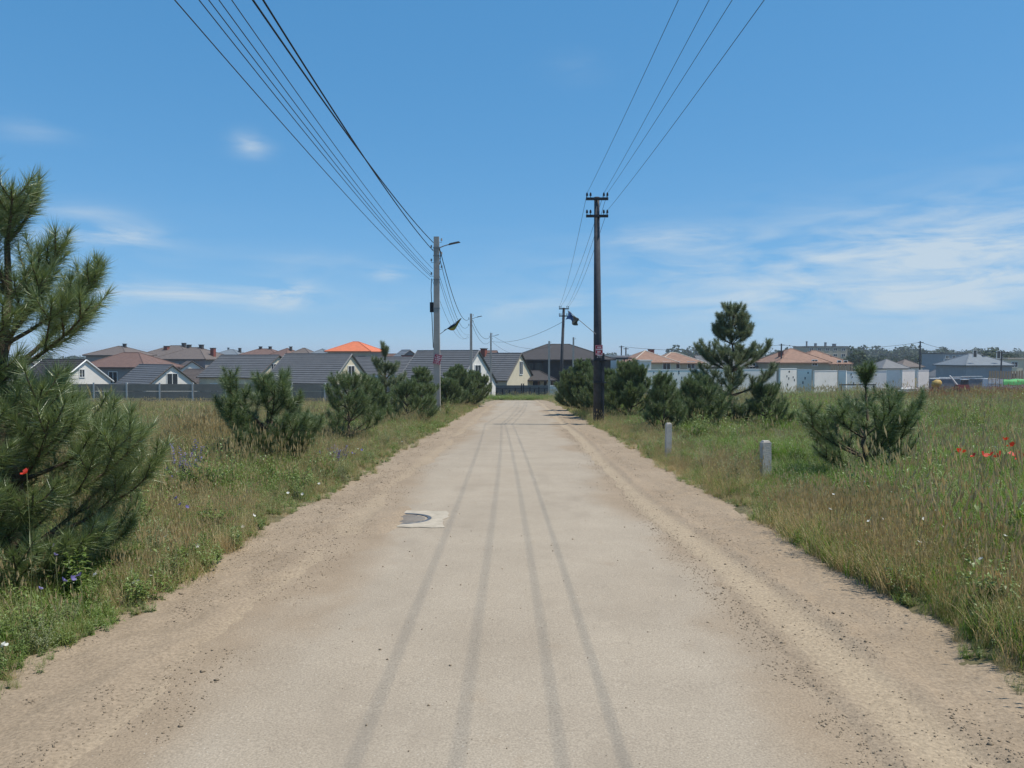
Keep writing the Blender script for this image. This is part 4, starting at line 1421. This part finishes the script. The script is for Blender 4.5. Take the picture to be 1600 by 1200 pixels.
# left row
pine(418, 14.2, 586, 'bushy dark pine in front of the grey fence on the left', whorls=[(.08, .95, 5), (.20, 1.25, 6, .1), (.44, 1.05, 5, .2), (.70, .55, 5)], dens=680, nl=.165, nw=.0058, seed=23, up=1.05, low_bare=.42)
pine(545, 22, 588, 'rounded pine second along the left verge behind the bushy one', spread=1.25, dens=560, nl=.155, nw=.0062, seed=31, nb=(4, 6), gap=.44)
pine(604, 31, 540, 'slim tall pine with an open crown standing over the left row', whorls=[(.10, .9, 6), (.22, 1.0, 6), (.38, .95, 6), (.58, .85, 7), (.90, .26, 6)], dens=600, nl=.16, nw=.0085, seed=44, matname='needle_blue', low_bare=.42)
pine(575, 27, 604, 'low pine filling the gap between the rounded and slim pines', spread=1.25, dens=560, nl=.155, nw=.0068, seed=52, nb=(5, 6), gap=.36)
pine(636, 29, 610, 'low spreading pine right of the slim tall pine', spread=1.5, dens=560, nl=.155, nw=.0068, seed=58, nb=(4, 6), gap=.44)
pine(658, 37, 574, 'narrow pine just left of the nearest left pole', spread=1.1, dens=560, nl=.155, nw=.008, seed=66, nb=(5, 6), matname='needle_far')
pine(716, 50, 578, 'dense dark pine bush right of the nearest left pole', spread=1.9, dens=560, nw=.010, nl=.16, seed=71, nb=(6, 8), gap=.34, low_bare=.15)
pine(741, 54, 586, 'dense low pine bush nearest the road end on the left', spread=1.6, dens=560, nw=.0105, nl=.16, seed=77, nb=(6, 8), gap=.36, low_bare=.15)
pine(697, 45, 600, 'small pine bush crouching right behind the nearest left pole', spread=1.5, dens=560, nw=.0095, nl=.16, seed=79, nb=(6, 8), gap=.36, low_bare=.15)
# right row
pine(1146, 28, 466, 'tall isolated pine with open tiers on the right of the road',
     whorls=[(.08, 1.45, 6), (.25, 1.85, 7, .1), (.44, 1.55, 8, .1), (.47, .9, 5), (.64, .95, 7), (.69, .85, 6), (.77, .75, 6), (.86, .5, 5)], dens=620, nl=.17, nw=.0085, seed=83, matname='needle_blue', low_bare=.40, up=.95, tipl=.5, pitch=.62)
pine(1352, 12.4, 572, 'small open pine with bare lower stem in the right meadow', whorls=[(.14, 1.0, 5), (.25, 1.2, 6, .2), (.42, .85, 4, .1), (.86, .20, 6), (.92, .16, 5)], dens=640, nl=.145, nw=.0055, seed=91, low_bare=.40, lean=.012, up=.8)
pine(1037, 23.5, 592, 'young pine with forked top behind the farther marker post', spread=1.05, dens=560, nl=.155, nw=.0064, seed=97, nb=(4, 6))
pine(1088, 25.5, 600, 'low dark pine bush left of the tall isolated pine', spread=1.35, dens=560, nl=.155, nw=.0068, seed=103, nb=(5, 7), gap=.34)
pine(1196, 27, 610, 'low sprawling pine right beside the trunk of the tall isolated pine', spread=1.2, dens=560, nl=.155, nw=.0068, seed=105, nb=(5, 6), gap=.36)
pine(985, 34, 574, 'dense pine right of the tall dark pole', spread=1.6, dens=560, nw=.0088, nl=.155, seed=111, nb=(6, 8), gap=.36, low_bare=.15)
pine(946, 36.5, 585, 'dense low pine right behind the tall dark pole', spread=1.6, dens=560, nw=.0088, nl=.155, seed=119, nb=(6, 8), gap=.36, low_bare=.15)
pine(912, 39.5, 568, 'dense pine left of the tall dark pole', spread=1.6, dens=560, nw=.0092, nl=.155, seed=127, nb=(6, 8), gap=.36, low_bare=.15)
pine(893, 46, 590, 'dense low pine nearest the road on the right', spread=1.3, dens=560, nw=.0095, nl=.16, seed=131, nb=(6, 8), gap=.36, low_bare=.15)


# ------------------------------------------------------------------ grass and weeds
class Src:
    pass


def blade(V, Fc, base, az, lean, L, w, rr, seg=3, curve=.6):
    n = len(V)
    d = np.array([math.cos(az), math.sin(az), 0.0]); sdv = np.array([-math.sin(az), math.cos(az), 0.0])
    p = np.array(base, float); a = lean
    for i in range(seg + 1):
        ww = w * (1 - .85 * (i / seg) ** 1.4)
        if i < seg:
            V.append(p - sdv * ww / 2); V.append(p + sdv * ww / 2)
        else:
            V.append(p)
        st = d * math.sin(a) + np.array([0, 0, math.cos(a)])
        p = p + st * (L / seg); a += curve * rr.uniform(.6, 1.3) / seg
    for i in range(seg - 1):
        q = n + 2 * i
        Fc.append((q, q + 1, q + 3, q + 2))
    q = n + 2 * (seg - 1)
    Fc.append((q, q + 1, q + 2))


def raw(name, V, Fc, mats, mi=None):
    me = bpy.data.meshes.new(name)
    me.from_pydata([tuple(v) for v in V], [], Fc)
    for m in mats: me.materials.append(m)
    if mi: me.polygons.foreach_set('material_index', mi)
    me.update()
    return bpy.data.objects.new(name, me)


def tuft(name, m, n, rad, L, w, lean=(.05, .5), curve=.8, seed=1, heads=0, headm=None, seg=3):
    rr = random.Random(seed); V = []; Fc = []
    for k in range(n):
        a = rr.uniform(0, 6.283); r = rad * math.sqrt(rr.random())
        blade(V, Fc, (r * math.cos(a), r * math.sin(a), -.03), rr.uniform(0, 6.283), rr.uniform(*lean), L * rr.uniform(.45, 1.1), w * rr.uniform(.6, 1.2), rr, seg, curve)
    mi = [0] * len(Fc)
    for k in range(heads):
        a = rr.uniform(0, 6.283); r = rad * math.sqrt(rr.random()); az = rr.uniform(0, 6.283); le = rr.uniform(.03, .3)
        h = L * rr.uniform(1.0, 1.45)
        b0 = np.array((r * math.cos(a), r * math.sin(a), -.02)); d = np.array((math.cos(az) * math.sin(le), math.sin(az) * math.sin(le), math.cos(le)))
        n0 = len(V); s = np.array((-math.sin(az), math.cos(az), 0)) * w * .3
        t = b0 + d * h
        V += [b0 - s, b0 + s, t]; Fc.append((n0, n0 + 1, n0 + 2)); mi.append(1)
        hl = .075 * rr.uniform(.7, 1.3)
        for q in range(2):
            ss = np.array((-math.sin(az + q * 1.57), math.cos(az + q * 1.57), 0)) * .008
            n0 = len(V); V += [t - d * hl * .2, t + d * hl * .35 - ss, t + d * hl, t + d * hl * .35 + ss]; Fc.append((n0, n0 + 1, n0 + 2, n0 + 3)); mi.append(1)
    return raw(name, V, Fc, [m, headm or m], mi)


def leafy(name, m, stems, H, leaf, nleaf, spread, seed, wr=.42, stemm=None, flower=None, nfl=0):
    rr = random.Random(seed); V = []; Fc = []; mi = []
    for s in range(stems):
        az = rr.uniform(0, 6.283); le = rr.uniform(.05, spread); h = H * rr.uniform(.55, 1.1)
        d = np.array((math.cos(az) * math.sin(le), math.sin(az) * math.sin(le), math.cos(le)))
        b = np.array((rr.uniform(-.05, .05), rr.uniform(-.05, .05), -.03))
        sv = np.array((-math.sin(az), math.cos(az), 0)) * .004
        n = len(V); V += [b - sv, b + sv, b + d * h]; Fc.append((n, n + 1, n + 2)); mi.append(1)
        for k in range(nleaf):
            t = (k + .6) / nleaf; p = b + d * h * (t if H > .12 else .3 * t)
            a = rr.uniform(0, 6.283); e = rr.uniform(-.15, .9); l = leaf * rr.uniform(.55, 1.15) * (1.15 - .55 * t); w = l * wr
            o = np.array((math.cos(a) * math.cos(e), math.sin(a) * math.cos(e), math.sin(e))); sd_ = np.array((-math.sin(a), math.cos(a), 0)) * w / 2
            mid = p + o * l * .45; tip = p + o * l - np.array((0, 0, l * .18))
            up_ = np.array((0, 0, w * .18))
            n = len(V); V += [p, mid - sd_ + up_, tip, mid + sd_ + up_, mid]; Fc += [(n, n + 4, n + 1), (n + 1, n + 4, n + 2), (n, n + 3, n + 4), (n + 3, n + 2, n + 4)]; mi += [0] * 4
        if flower and s < nfl:
            for k in range(10):
                p = b + d * h * (.62 + .4 * k / 10); a = rr.uniform(0, 6.283); l = .020
                for q in range(2):
                    o = np.array((math.cos(a + q * 3), math.sin(a + q * 3), .5)) * l; sd_ = np.array((-math.sin(a), math.cos(a), .3)) * l * .7
                    n = len(V); V += [p, p + o - sd_, p + o * 1.5, p + o + sd_]; Fc.append((n, n + 1, n + 2, n + 3)); mi.append(2)
    return raw(name, V, Fc, [m, stemm or M['stem'], flower or m], mi)


def scatter(name, label, cat, P, S, sources, seed):
    r = np.random.default_rng(seed)
    n = len(P)
    me = bpy.data.meshes.new(name + '_points')
    me.vertices.add(n); me.vertices.foreach_set('co', np.asarray(P, np.float32).ravel())
    a = me.attributes.new('turn', 'FLOAT_VECTOR', 'POINT')
    rot = np.stack([r.normal(0, .10, n), r.normal(0, .10, n), r.uniform(0, 6.283, n)], 1)
    a.data.foreach_set('vector', rot.astype(np.float32).ravel())
    a = me.attributes.new('size', 'FLOAT', 'POINT'); a.data.foreach_set('value', np.asarray(S, np.float32))
    a = me.attributes.new('pick', 'INT', 'POINT'); a.data.foreach_set('value', r.integers(0, len(sources), n).astype(np.int32))
    o = link(name, me)
    for s in sources:
        for m in s.data.materials:
            if m and m.name not in [q.name for q in me.materials if q]: me.materials.append(m)
    cl = bpy.data.collections.new(name + '_kinds')
    for s in sources: cl.objects.link(s)
    ng = bpy.data.node_groups.new(name, 'GeometryNodeTree')
    ng.interface.new_socket('Geometry', in_out='INPUT', socket_type='NodeSocketGeometry')
    ng.interface.new_socket('Geometry', in_out='OUTPUT', socket_type='NodeSocketGeometry')
    gi = ng.nodes.new('NodeGroupInput'); go = ng.nodes.new('NodeGroupOutput')
    ip = ng.nodes.new('GeometryNodeInstanceOnPoints'); ci = ng.nodes.new('GeometryNodeCollectionInfo')
    ci.inputs['Collection'].default_value = cl
    ci.inputs['Separate Children'].default_value = True
    ci.inputs['Reset Children'].default_value = True

    def na(nm, ty):
        q = ng.nodes.new('GeometryNodeInputNamedAttribute'); q.data_type = ty; q.inputs['Name'].default_value = nm
        return q.outputs['Attribute']
    e = ng.nodes.new('FunctionNodeEulerToRotation')
    L = ng.links.new
    L(gi.outputs[0], ip.inputs['Points']); L(ci.outputs[0], ip.inputs['Instance']); ip.inputs['Pick Instance'].default_value = True
    L(na('pick', 'INT'), ip.inputs['Instance Index'])
    L(na('turn', 'FLOAT_VECTOR'), e.inputs[0]); L(e.outputs[0], ip.inputs['Rotation'])
    L(na('size', 'FLOAT'), ip.inputs['Scale'])
    L(ip.outputs[0], go.inputs[0])
    md = o.modifiers.new('scatter', 'NODES'); md.node_group = ng
    tag(o, label, cat, kind='stuff')
    return o


def ground_z(x, y):
    near = 1 - sstep(np.abs(y), 90, 150)
    side = sstep(np.abs(x) + (fbm(x * .9 + 9, y * .9, 5) - .5) * .9, 2.65, 3.35)
    side = np.maximum(side, sstep(y, 88, 93))
    return gz(x, y) - .07 + side * (.15 + (fbm(x * 1.3, y * 1.3, 3) - .5) * .16 * near) + side * (fbm(x * .12, y * .12, 8) - .6) * .3 * sstep(np.abs(x), 4, 14) * near, side


def sample(y0, y1, dens, seed, xlim=70, pow_=1.0):
    """random points of the meadow that the view or a step beside it can see"""
    r = np.random.default_rng(seed)
    xm = min(xlim, .74 * y1 + 5)
    n = int((y1 - y0) * 2 * xm * dens)
    y = r.uniform(y0, y1, n); x = r.uniform(-xm, xm, n)
    edge = 2.98 + (fbm(x * .9 + 9, y * .9, 5) - .5) * .5
    k = (np.abs(x) < .74 * y + 5) & ((np.abs(x) > edge) | (y > 91))
    k &= ~((np.abs(x) < 1.2) & (y < 4))
    return x[k], y[k], r


BANDS = [(2.2, 9, 140, .95), (9, 18, 74, 1.0), (18, 36, 24, 1.12), (36, 61.5, 12, 1.10), (61.5, 112, 5, 1.25)]


def kinds_at(x, y):
    """share of each kind of plant over the meadow"""
    ax = np.abs(x)
    rim = 1 - sstep(ax, 3.1, 4.4)
    rt = (x > 0)
    n1 = fbm(x * .35, y * .35, 101); n2 = fbm(x * .22 + 5, y * .22, 103); n3 = fbm(x * .45, y * .45, 107); n4 = fbm(x * .7 + 3, y * .6, 109)
    dry = np.where(rt, .05 + 2.2 * (1 - sstep(ax, 3.2, 3.9 + 1.0 * n1)) * (.35 + .65 * sstep(n4, .36, .52)) + .12 * sstep(n2, .55, .64), .16 + .6 * rim * sstep(n4, .45, .56) + .75 * sstep(n2, .47, .60))
    dry = dry + np.where(rt, 0, .45 * sstep(y, 14, 40))
    lush = np.where(rt, .35 + 1.5 * sstep(n3, .44, .56) * (1 - rim) * (1 - .6 * sstep(y, 18, 40)) + .35 * sstep(y, 25, 40), .10 + .5 * sstep(n3, .5, .6))
    weed = np.where(rt, .12 + .5 * sstep(n1, .53, .61), .42 + .45 * rim + .8 * sstep(n1, .48, .58)) * (1 - .7 * sstep(y, 20, 50))
    worm = np.where(rt, .08 + 1.1 * sstep(n4, .54, .62), .10 + .7 * sstep(n4, .53, .62)) * (1 - .5 * sstep(y, 20, 50))
    rust = sstep(x / np.maximum(y, 1) + (fbm(x * .1, y * .1, 21) - .5) * .15, .40, .50) * sstep(y + 14 * (fbm(x * .15, y * .15, 22) - .5), 40, 50) * .92
    grass = np.full_like(x, .42)
    W = np.stack([grass, lush, dry, weed, worm, rust], 1)
    W[:, :5] *= (1 - rust)[:, None]
    return W / W.sum(1, keepdims=True)


def build_meadow():
    pools = {k: ([], []) for k in ('grass', 'lush', 'dry', 'weed', 'worm', 'rust')}
    farp = {k: ([], []) for k in pools}
    for bi, (y0, y1, dens, sz) in enumerate(BANDS):
        x, y, r = sample(y0, y1, dens, 200 + bi)
        z, side = ground_z(x, y)
        W = kinds_at(x, y)
        u = r.random(len(x))
        kind = (u[:, None] > np.cumsum(W, 1)).sum(1)
        ax = np.abs(x)
        # short at the rim of the dirt, taller away from it; the left foreground is low
        ht = .52 + .08 * (x < 0) + .25 * sstep(y, 20, 30) + .60 * sstep(ax, 3.2, 5.6)
        ht = ht * np.where(x < 0, 1.12 - .30 * sstep(y, 9, 18), 1.0 + .32 * (1 - sstep(y, 7, 11)) - .12 * sstep(y, 12, 18) * (1 - sstep(y, 22, 32)) + .15 * sstep(y, 24, 34))
        ht = ht * np.where((x < 0) & (y > 30), .55, 1.0) * (.45 + 1.05 * sstep(fbm(x * .75, y * .75, 111), .25, .78))
        s = sz * ht * r.uniform(.7, 1.2, len(x))
        
        s = np.where(kind == 5, s * .6, s)
        for i, k in enumerate(('grass', 'lush', 'dry', 'weed', 'worm', 'rust')):
            q = kind == i
            pool = farp if y0 >= 18 else pools
            pool[k][0].append(np.stack([x[q], y[q], z[q]], 1)); pool[k][1].append(s[q])

    # dense low fringe where the grass meets the dirt
    for y0, y1, dens, sc_ in ((2.4, 18, 150, .42), (18, 60, 55, .55)):
        r = np.random.default_rng(int(400 + y0))
        n = int((y1 - y0) * 2.2 * dens)
        y = r.uniform(y0, y1, n); sg = np.where(r.random(n) < .5, -1, 1)
        edge = 2.92 + (fbm(sg * 4 + y * 0, y * .9, 5) - .5) * .5 + (fbm(sg * 7 + y * 0, y * 3.1, 6) - .5) * .3
        x = sg * (edge + r.random(n) ** 1.3 * 1.1)
        z, side = ground_z(x, y)
        z = np.maximum(z, gz(x, y) + .0)
        W = kinds_at(x, y); W[:, 3] += .18; W /= W.sum(1, keepdims=True)
        kind = (r.random(n)[:, None] > np.cumsum(W, 1)).sum(1)
        s = sc_ * (.6 + .7 * sstep(np.abs(x), 2.9, 3.8)) * r.uniform(.6, 1.25, n)
        for i, k in enumerate(('grass', 'lush', 'dry', 'weed', 'worm', 'rust')):
            q = kind == i
            pools[k if k != 'rust' else 'dry'][0].append(np.stack([x[q], y[q], z[q]], 1)); pools[k if k != 'rust' else 'dry'][1].append(s[q])
    # rank green growth past the end of the road
    r = np.random.default_rng(888)
    n = 900
    y = r.uniform(91.5, 109, n); x = r.uniform(-7, 9, n); z, side = ground_z(x, y)
    for k, q in (('lush', r.random(n) < .4), ('weed', r.random(n) < .4), ('grass', r.random(n) < .4)):
        farp[k][0].append(np.stack([x[q], y[q], z[q]], 1)); farp[k][1].append(r.uniform(1.1, 2.5, q.sum()))
    lab = {'grass': ('green_grass', 'mixed green meadow grass'), 'lush': ('lush_grass', 'brighter lush green grass of the right meadow'), 'dry': ('dry_grass', 'straw coloured dry grass with seed heads'),
           'weed': ('leafy_weeds', 'broad leaved green weeds along the verges'), 'worm': ('grey_green_herbs', 'grey green feathery herbs in the meadow'), 'rust': ('rusty_grass', 'rust red dry grass at the far side of the right meadow')}
    near_src = {
        'grass': lambda: [tuft('grass_tuft_a', M['grass'], 46, .13, .44, .0055, seed=1, heads=4, headm=M['grass_dry']), tuft('grass_tuft_b', M['grass'], 40, .16, .52, .005, seed=2, curve=1.1, heads=3, headm=M['grass_dry']), tuft('grass_tuft_c', M['grass'], 50, .12, .34, .006, seed=3)],
        'lush': lambda: [tuft('lush_tuft_a', M['grass_lush'], 50, .15, .48, .007, seed=4, curve=1.0), tuft('lush_tuft_b', M['grass_lush'], 50, .17, .40, .007, seed=5, curve=.8)],
        'dry': lambda: [tuft('dry_tuft_a', M['grass_dry'], 52, .14, .42, .006, seed=6, heads=14, lean=(.05, .6)), tuft('dry_tuft_b', M['grass_dry'], 56, .16, .34, .006, seed=7, heads=10, lean=(.1, .8)), tuft('dry_tuft_c', M['grass_dry'], 46, .13, .5, .0055, seed=8, heads=12)],
        'weed': lambda: [leafy('weed_a', M['weed'], 8, .36, .085, 12, .6, 11), leafy('weed_b', M['weed'], 10, .26, .11, 8, .9, 12, .35), leafy('weed_c', M['weed'], 7, .46, .075, 16, .45, 13)],
        'worm': lambda: [leafy('herb_a', M['worm'], 16, .42, .042, 26, .55, 14, .22), leafy('herb_b', M['worm'], 18, .34, .05, 22, .75, 15, .18), leafy('herb_c', M['worm'], 14, .5, .04, 28, .4, 16, .2)],
        'rust': None}
    far_src = {
        'grass': lambda: [tuft('grass_far_a', M['grass'], 52, .26, .36, .0085, seed=21, seg=2, heads=6, headm=M['grass_dry']), tuft('grass_far_b', M['grass'], 52, .30, .32, .0085, seed=22, seg=2)],
        'lush': lambda: [tuft('lush_far_a', M['grass_lush'], 56, .28, .33, .010, seed=23, seg=2)],
        'dry': lambda: [tuft('dry_far_a', M['grass_dry'], 40, .26, .34, .0065, seed=24, seg=2, heads=10), tuft('dry_far_b', M['grass_dry'], 40, .28, .28, .0065, seed=25, seg=2, heads=8)],
        'weed': lambda: [leafy('weed_far_a', M['weed'], 14, .30, .085, 10, .9, 26), leafy('weed_far_b', M['weed'], 12, .38, .08, 12, .7, 27)],
        'worm': lambda: [leafy('herb_far_a', M['worm'], 20, .34, .055, 18, .8, 28, .24)],
        'rust': lambda: [tuft('rust_far_a', M['grass_rust'], 44, .28, .34, .008, seed=29, seg=2, heads=8), tuft('rust_far_b', M['grass_rust'], 44, .28, .28, .008, seed=30, seg=2)]}
    for k in pools:
        if near_src[k] and pools[k][0]:
            P = np.concatenate(pools[k][0]); S = np.concatenate(pools[k][1])
            if len(P): scatter(lab[k][0], lab[k][1] + ' near the viewer', 'grass' if 'grass' in lab[k][0] else 'weeds', P, S, near_src[k](), 300)
        P = np.concatenate(farp[k][0]); S = np.concatenate(farp[k][1])
        if len(P): scatter(lab[k][0], lab[k][1] + ' farther off', 'grass' if 'grass' in lab[k][0] else 'weeds', P, S, far_src[k](), 301)


build_meadow()


def flowers():
    rr = random.Random(3)

    def petals(n, r, cup, m, mid=None):
        b = MB()
        for k in range(n):
            a = 6.283 * k / n; w = 6.283 / n * .62
            p = [(0, 0, 0)]
            ring = [(math.cos(a + q * w) * r * f, math.sin(a + q * w) * r * f, z * cup) for q, f, z in ((-.8, .65, .5), (-.45, 1, 1), (.45, 1, 1), (.8, .65, .5))]
            nn = len(b.v); b.v += p + ring; b.f.append((nn, nn + 1, nn + 2, nn + 3, nn + 4)); b.m.append(0)
        return b.mesh('petals', m)
    red = petals(4, .042, .028, M['red_petal']); white = petals(5, .020, .010, M['white_petal']); vio = petals(5, .017, .012, M['violet_petal'])
    stem = MB().tube([(0, 0, -1), (.03, 0, -.5), (0, 0, 0)], .004, 4).mesh('stem', M['stem'])

    def put(name, label, grp, me, x, y, h, s):
        z = float(ground_z(np.array([x]), np.array([y]))[0][0])
        root = empty(name, (x, y, z)); tag(root, label, 'flower', grp)
        o = link('petals', me, root); o.location = (0, 0, h); o.scale = (s, s, s); o.rotation_euler = (R(rr.uniform(15, 60)), R(rr.uniform(-30, 30)), rr.uniform(0, 6))
        q = link('stem', stem, root); q.location = (0, 0, h); q.scale = (.6, .6, h + .05)

    def ground_at(px, py, h):
        # place where a flower of height h shows at the pixel
        v = ray(px, py); y = 3.0
        for _ in range(400):
            x = v.x / v.y * y
            z = EYE + v.z / v.y * y
            if z <= float(gz(x, y)) + h + .05: break
            y += .05
        if abs(x) < 3.08: x = math.copysign(3.08, x)
        return x, y
    for i, (px, py, s) in enumerate(((1500, 715, 1.2), (1536, 717, 1.0), (1571, 694, 1.0), (1583, 705, 1.25), (1562, 719, 1.25), (1586, 718, 1.3), (1598, 720, 1.3), (1548, 716, .9), (1522, 722, .8))):
        x, y = ground_at(px, py, .74); put('poppy', 'red poppy in the cluster at the right edge of the meadow', 'red poppies on the right', red, x, y, .79, s * 1.3)
    x, y = -4.05, 5.75
    put('poppy', 'single red poppy in front of the large near pine on the left', 'red poppy on the left', red, float(at(42, 742, 5.0).x), 5.0, at(42, 742, 5.0).z - float(ground_z(np.array([-3.2]), np.array([5.0]))[0][0]), .8)
    wl = [(122, 1010), (98, 1040), (300, 903), (345, 893), (302, 905), (500, 770), (450, 775), (430, 810), (415, 818), (150, 908), (338, 865), (560, 705), (538, 757), (310, 855), (25, 1010), (260, 850), (482, 751), (570, 668), (630, 690)]
    for (px, py) in wl:
        x, y = ground_at(px, py, .12); put('white_flower', 'small white flower low in the weeds of the left verge', 'white flowers on the left verge', white, x, y, .15, rr.uniform(.8, 1.25))
    wr = [(1378, 819), (1443, 821), (1533, 876), (1394, 775), (1246, 818), (1302, 780), (1460, 806), (1436, 734), (1545, 765), (1299, 778), (1220, 793), (1395, 850), (1500, 820), (1350, 757), (1570, 850)]
    for (px, py) in wr:
        x, y = ground_at(px, py, .45); put('white_flower', 'small white flower in the tall grass of the right meadow', 'white flowers in the right meadow', white, x, y, .46, rr.uniform(.7, 1.05))
    for (px, py) in ((120, 907), (132, 913), (172, 930), (86, 885), (205, 900), (262, 740), (290, 735), (275, 745), (300, 742), (255, 748), (268, 752), (310, 738), (85, 875), (282, 800), (292, 806), (276, 792), (590, 705), (600, 712), (580, 710), (1540, 720), (1555, 702), (1528, 712)):
        x, y = ground_at(px, py, .34); put('violet_flower', 'small violet blue flower among the weeds %s' % ('of the left verge' if px < 800 else 'beside the poppies'), 'violet flowers ' + ('left' if px < 800 else 'right'), vio, x, y, .40, rr.uniform(1.0, 1.5))


flowers()


# ------------------------------------------------------------------ distant wood
def far_wood():
    r = np.random.default_rng(77)
    V = []; Fc = []; n = 0
    cl = []
    for k in range(620):
        D = r.uniform(480, 900); x = r.uniform(-.75, .95) * D
        if x < .20 * D and r.random() < .55: continue
        hgt = r.uniform(6.5, 12.5) * (1 if x > .2 * D else .62) * (.8 + .5 * float(fbm(np.array([x * .01]), np.array([D * .01]), 5)[0]))
        cl.append((x, D, hgt))
    for k in range(60):
        D = r.uniform(230, 420); x = r.uniform(.36, .78) * D
        cl.append((x, D, r.uniform(4, 7.5)))
    for (x, D, hgt) in cl:
        m = 430
        u = nrm(r.normal(size=(m, 3))) * (r.random((m, 1)) ** .4)
        lob = 1 + .35 * np.sin(u[:, :1] * 5 + x) * np.cos(u[:, 2:] * 6 + D)
        c = np.array([x, D, g(x, D) + hgt * .52]) + u * lob * np.array([hgt * .55, hgt * .55, hgt * .48])
        s = r.uniform(.35, .75, (m, 1)) * hgt / 9
        a = nrm(r.normal(size=(m, 3))) * s; b = nrm(np.cross(a, r.normal(size=(m, 3)))) * s
        V.append(np.stack([c - a, c - b, c + a, c + b], 1).reshape(-1, 3)); Fc.append(np.arange(4 * m).reshape(-1, 4) + n); n += 4 * m
    me = np_mesh('distant_wood', np.concatenate(V), np.concatenate(Fc), M['wood_far'])
    tag(link('distant_wood', me), 'low blue green wood along the far horizon', 'wood', kind='stuff')


far_wood()


# ------------------------------------------------------------------ larger herb bushes standing out of the meadow
def bush(px, py, kind, H, seed, label, stems=26, flower=None, wide=.8):
    v = ray(px, py); y = 3.0
    while EYE + v.z / v.y * y > g(v.x / v.y * y, y) + .03 and y < 90: y += .05
    x = v.x / v.y * y
    if abs(x) < 3.45: x = math.copysign(3.45, x)
    z = float(ground_z(np.array([x]), np.array([y]))[0][0])
    root = empty('herb_bush', (x, y, z), seed); tag(root, label, 'bush', 'herb bushes in the meadow')
    if kind == 'weed': a = leafy('foliage', M['weed'], stems, H, .10, 22, wide, seed, .5)
    elif kind == 'worm': a = leafy('foliage', M['worm'], stems + 14, H, .055, 34, wide, seed, .22)
    else: a = leafy('foliage', M['weed'], stems, H, .07, 24, wide, seed, .3, flower=M['violet_petal'], nfl=stems)
    col.objects.link(a); a.parent = root


bush(318, 786, 'weed', .85, 1, 'bright green leafy bush in the left weeds below the bushy dark pine', 30)
bush(285, 780, 'spike', .80, 2, 'herb bush with violet flower spikes left of the bright green leafy bush', 22, wide=.6)
bush(560, 752, 'weed', .60, 3, 'leafy green bush on the left verge before the rounded pine', 26)
bush(610, 738, 'spike', .50, 4, 'bluish flowering herb bush close to the left dirt shoulder', 20)
bush(655, 700, 'worm', .55, 5, 'grey green herb bush left of the base of the nearest left pole', 24)
bush(735, 652, 'weed', 1.0, 6, 'broad green bush at the road edge beyond the nearest left pole', 34)
bush(1115, 765, 'worm', .75, 7, 'grey green feathery bush between the two marker posts', 34)
bush(1075, 740, 'worm', .55, 8, 'small grey green bush at the foot of the farther marker post', 26)
bush(1255, 800, 'worm', .62, 9, 'grey green bush right of the nearer marker post', 30)
bush(1345, 800, 'weed', .65, 10, 'bright green bush below the small open pine', 30)
bush(1090, 690, 'weed', .9, 11, 'green bush before the low dark pine bush on the right', 30)
bush(380, 835, 'weed', .38, 21, 'low leafy clump on the left verge facing the manhole', 22)
bush(250, 880, 'worm', .36, 22, 'low grey green clump right of the tiny pine sapling', 22)
bush(470, 770, 'weed', .50, 23, 'leafy clump at the right foot of the bushy dark pine', 26)
bush(215, 830, 'weed', .5, 24, 'leafy clump just behind the tiny pine sapling', 24)
bush(1560, 880, 'weed', .55, 25, 'leafy clump at the right edge beyond the shoulder', 26)
bush(1430, 830, 'worm', .6, 26, 'pale feathery herb bush in the middle of the right meadow', 28)
bush(150, 945, 'weed', .40, 12, 'low leafy weed clump at the foot of the large near pine', 18)
bush(1470, 975, 'weed', .50, 13, 'dark leafy clump leaning over the right dirt shoulder', 24)


# ------------------------------------------------------------------ air
def haze():
    b = MB().box((0, 950, 5.0), (4400, 2500, 26.0))
    m = bpy.data.materials.new('air'); m.use_nodes = True
    nt = m.node_tree; nt.nodes.clear()
    o = N(nt, 'ShaderNodeOutputMaterial'); v = N(nt, 'ShaderNodeVolumePrincipled')
    v.inputs['Color'].default_value = (.82, .90, 1.0, 1)
    v.inputs['Density'].default_value = 0.00030
    v.inputs['Anisotropy'].default_value = 0.2
    nt.links.new(v.outputs[0], o.inputs['Volume'])
    tag(b.build('haze', m), 'thin summer haze in the air over the whole place', 'haze', kind='stuff')


haze()
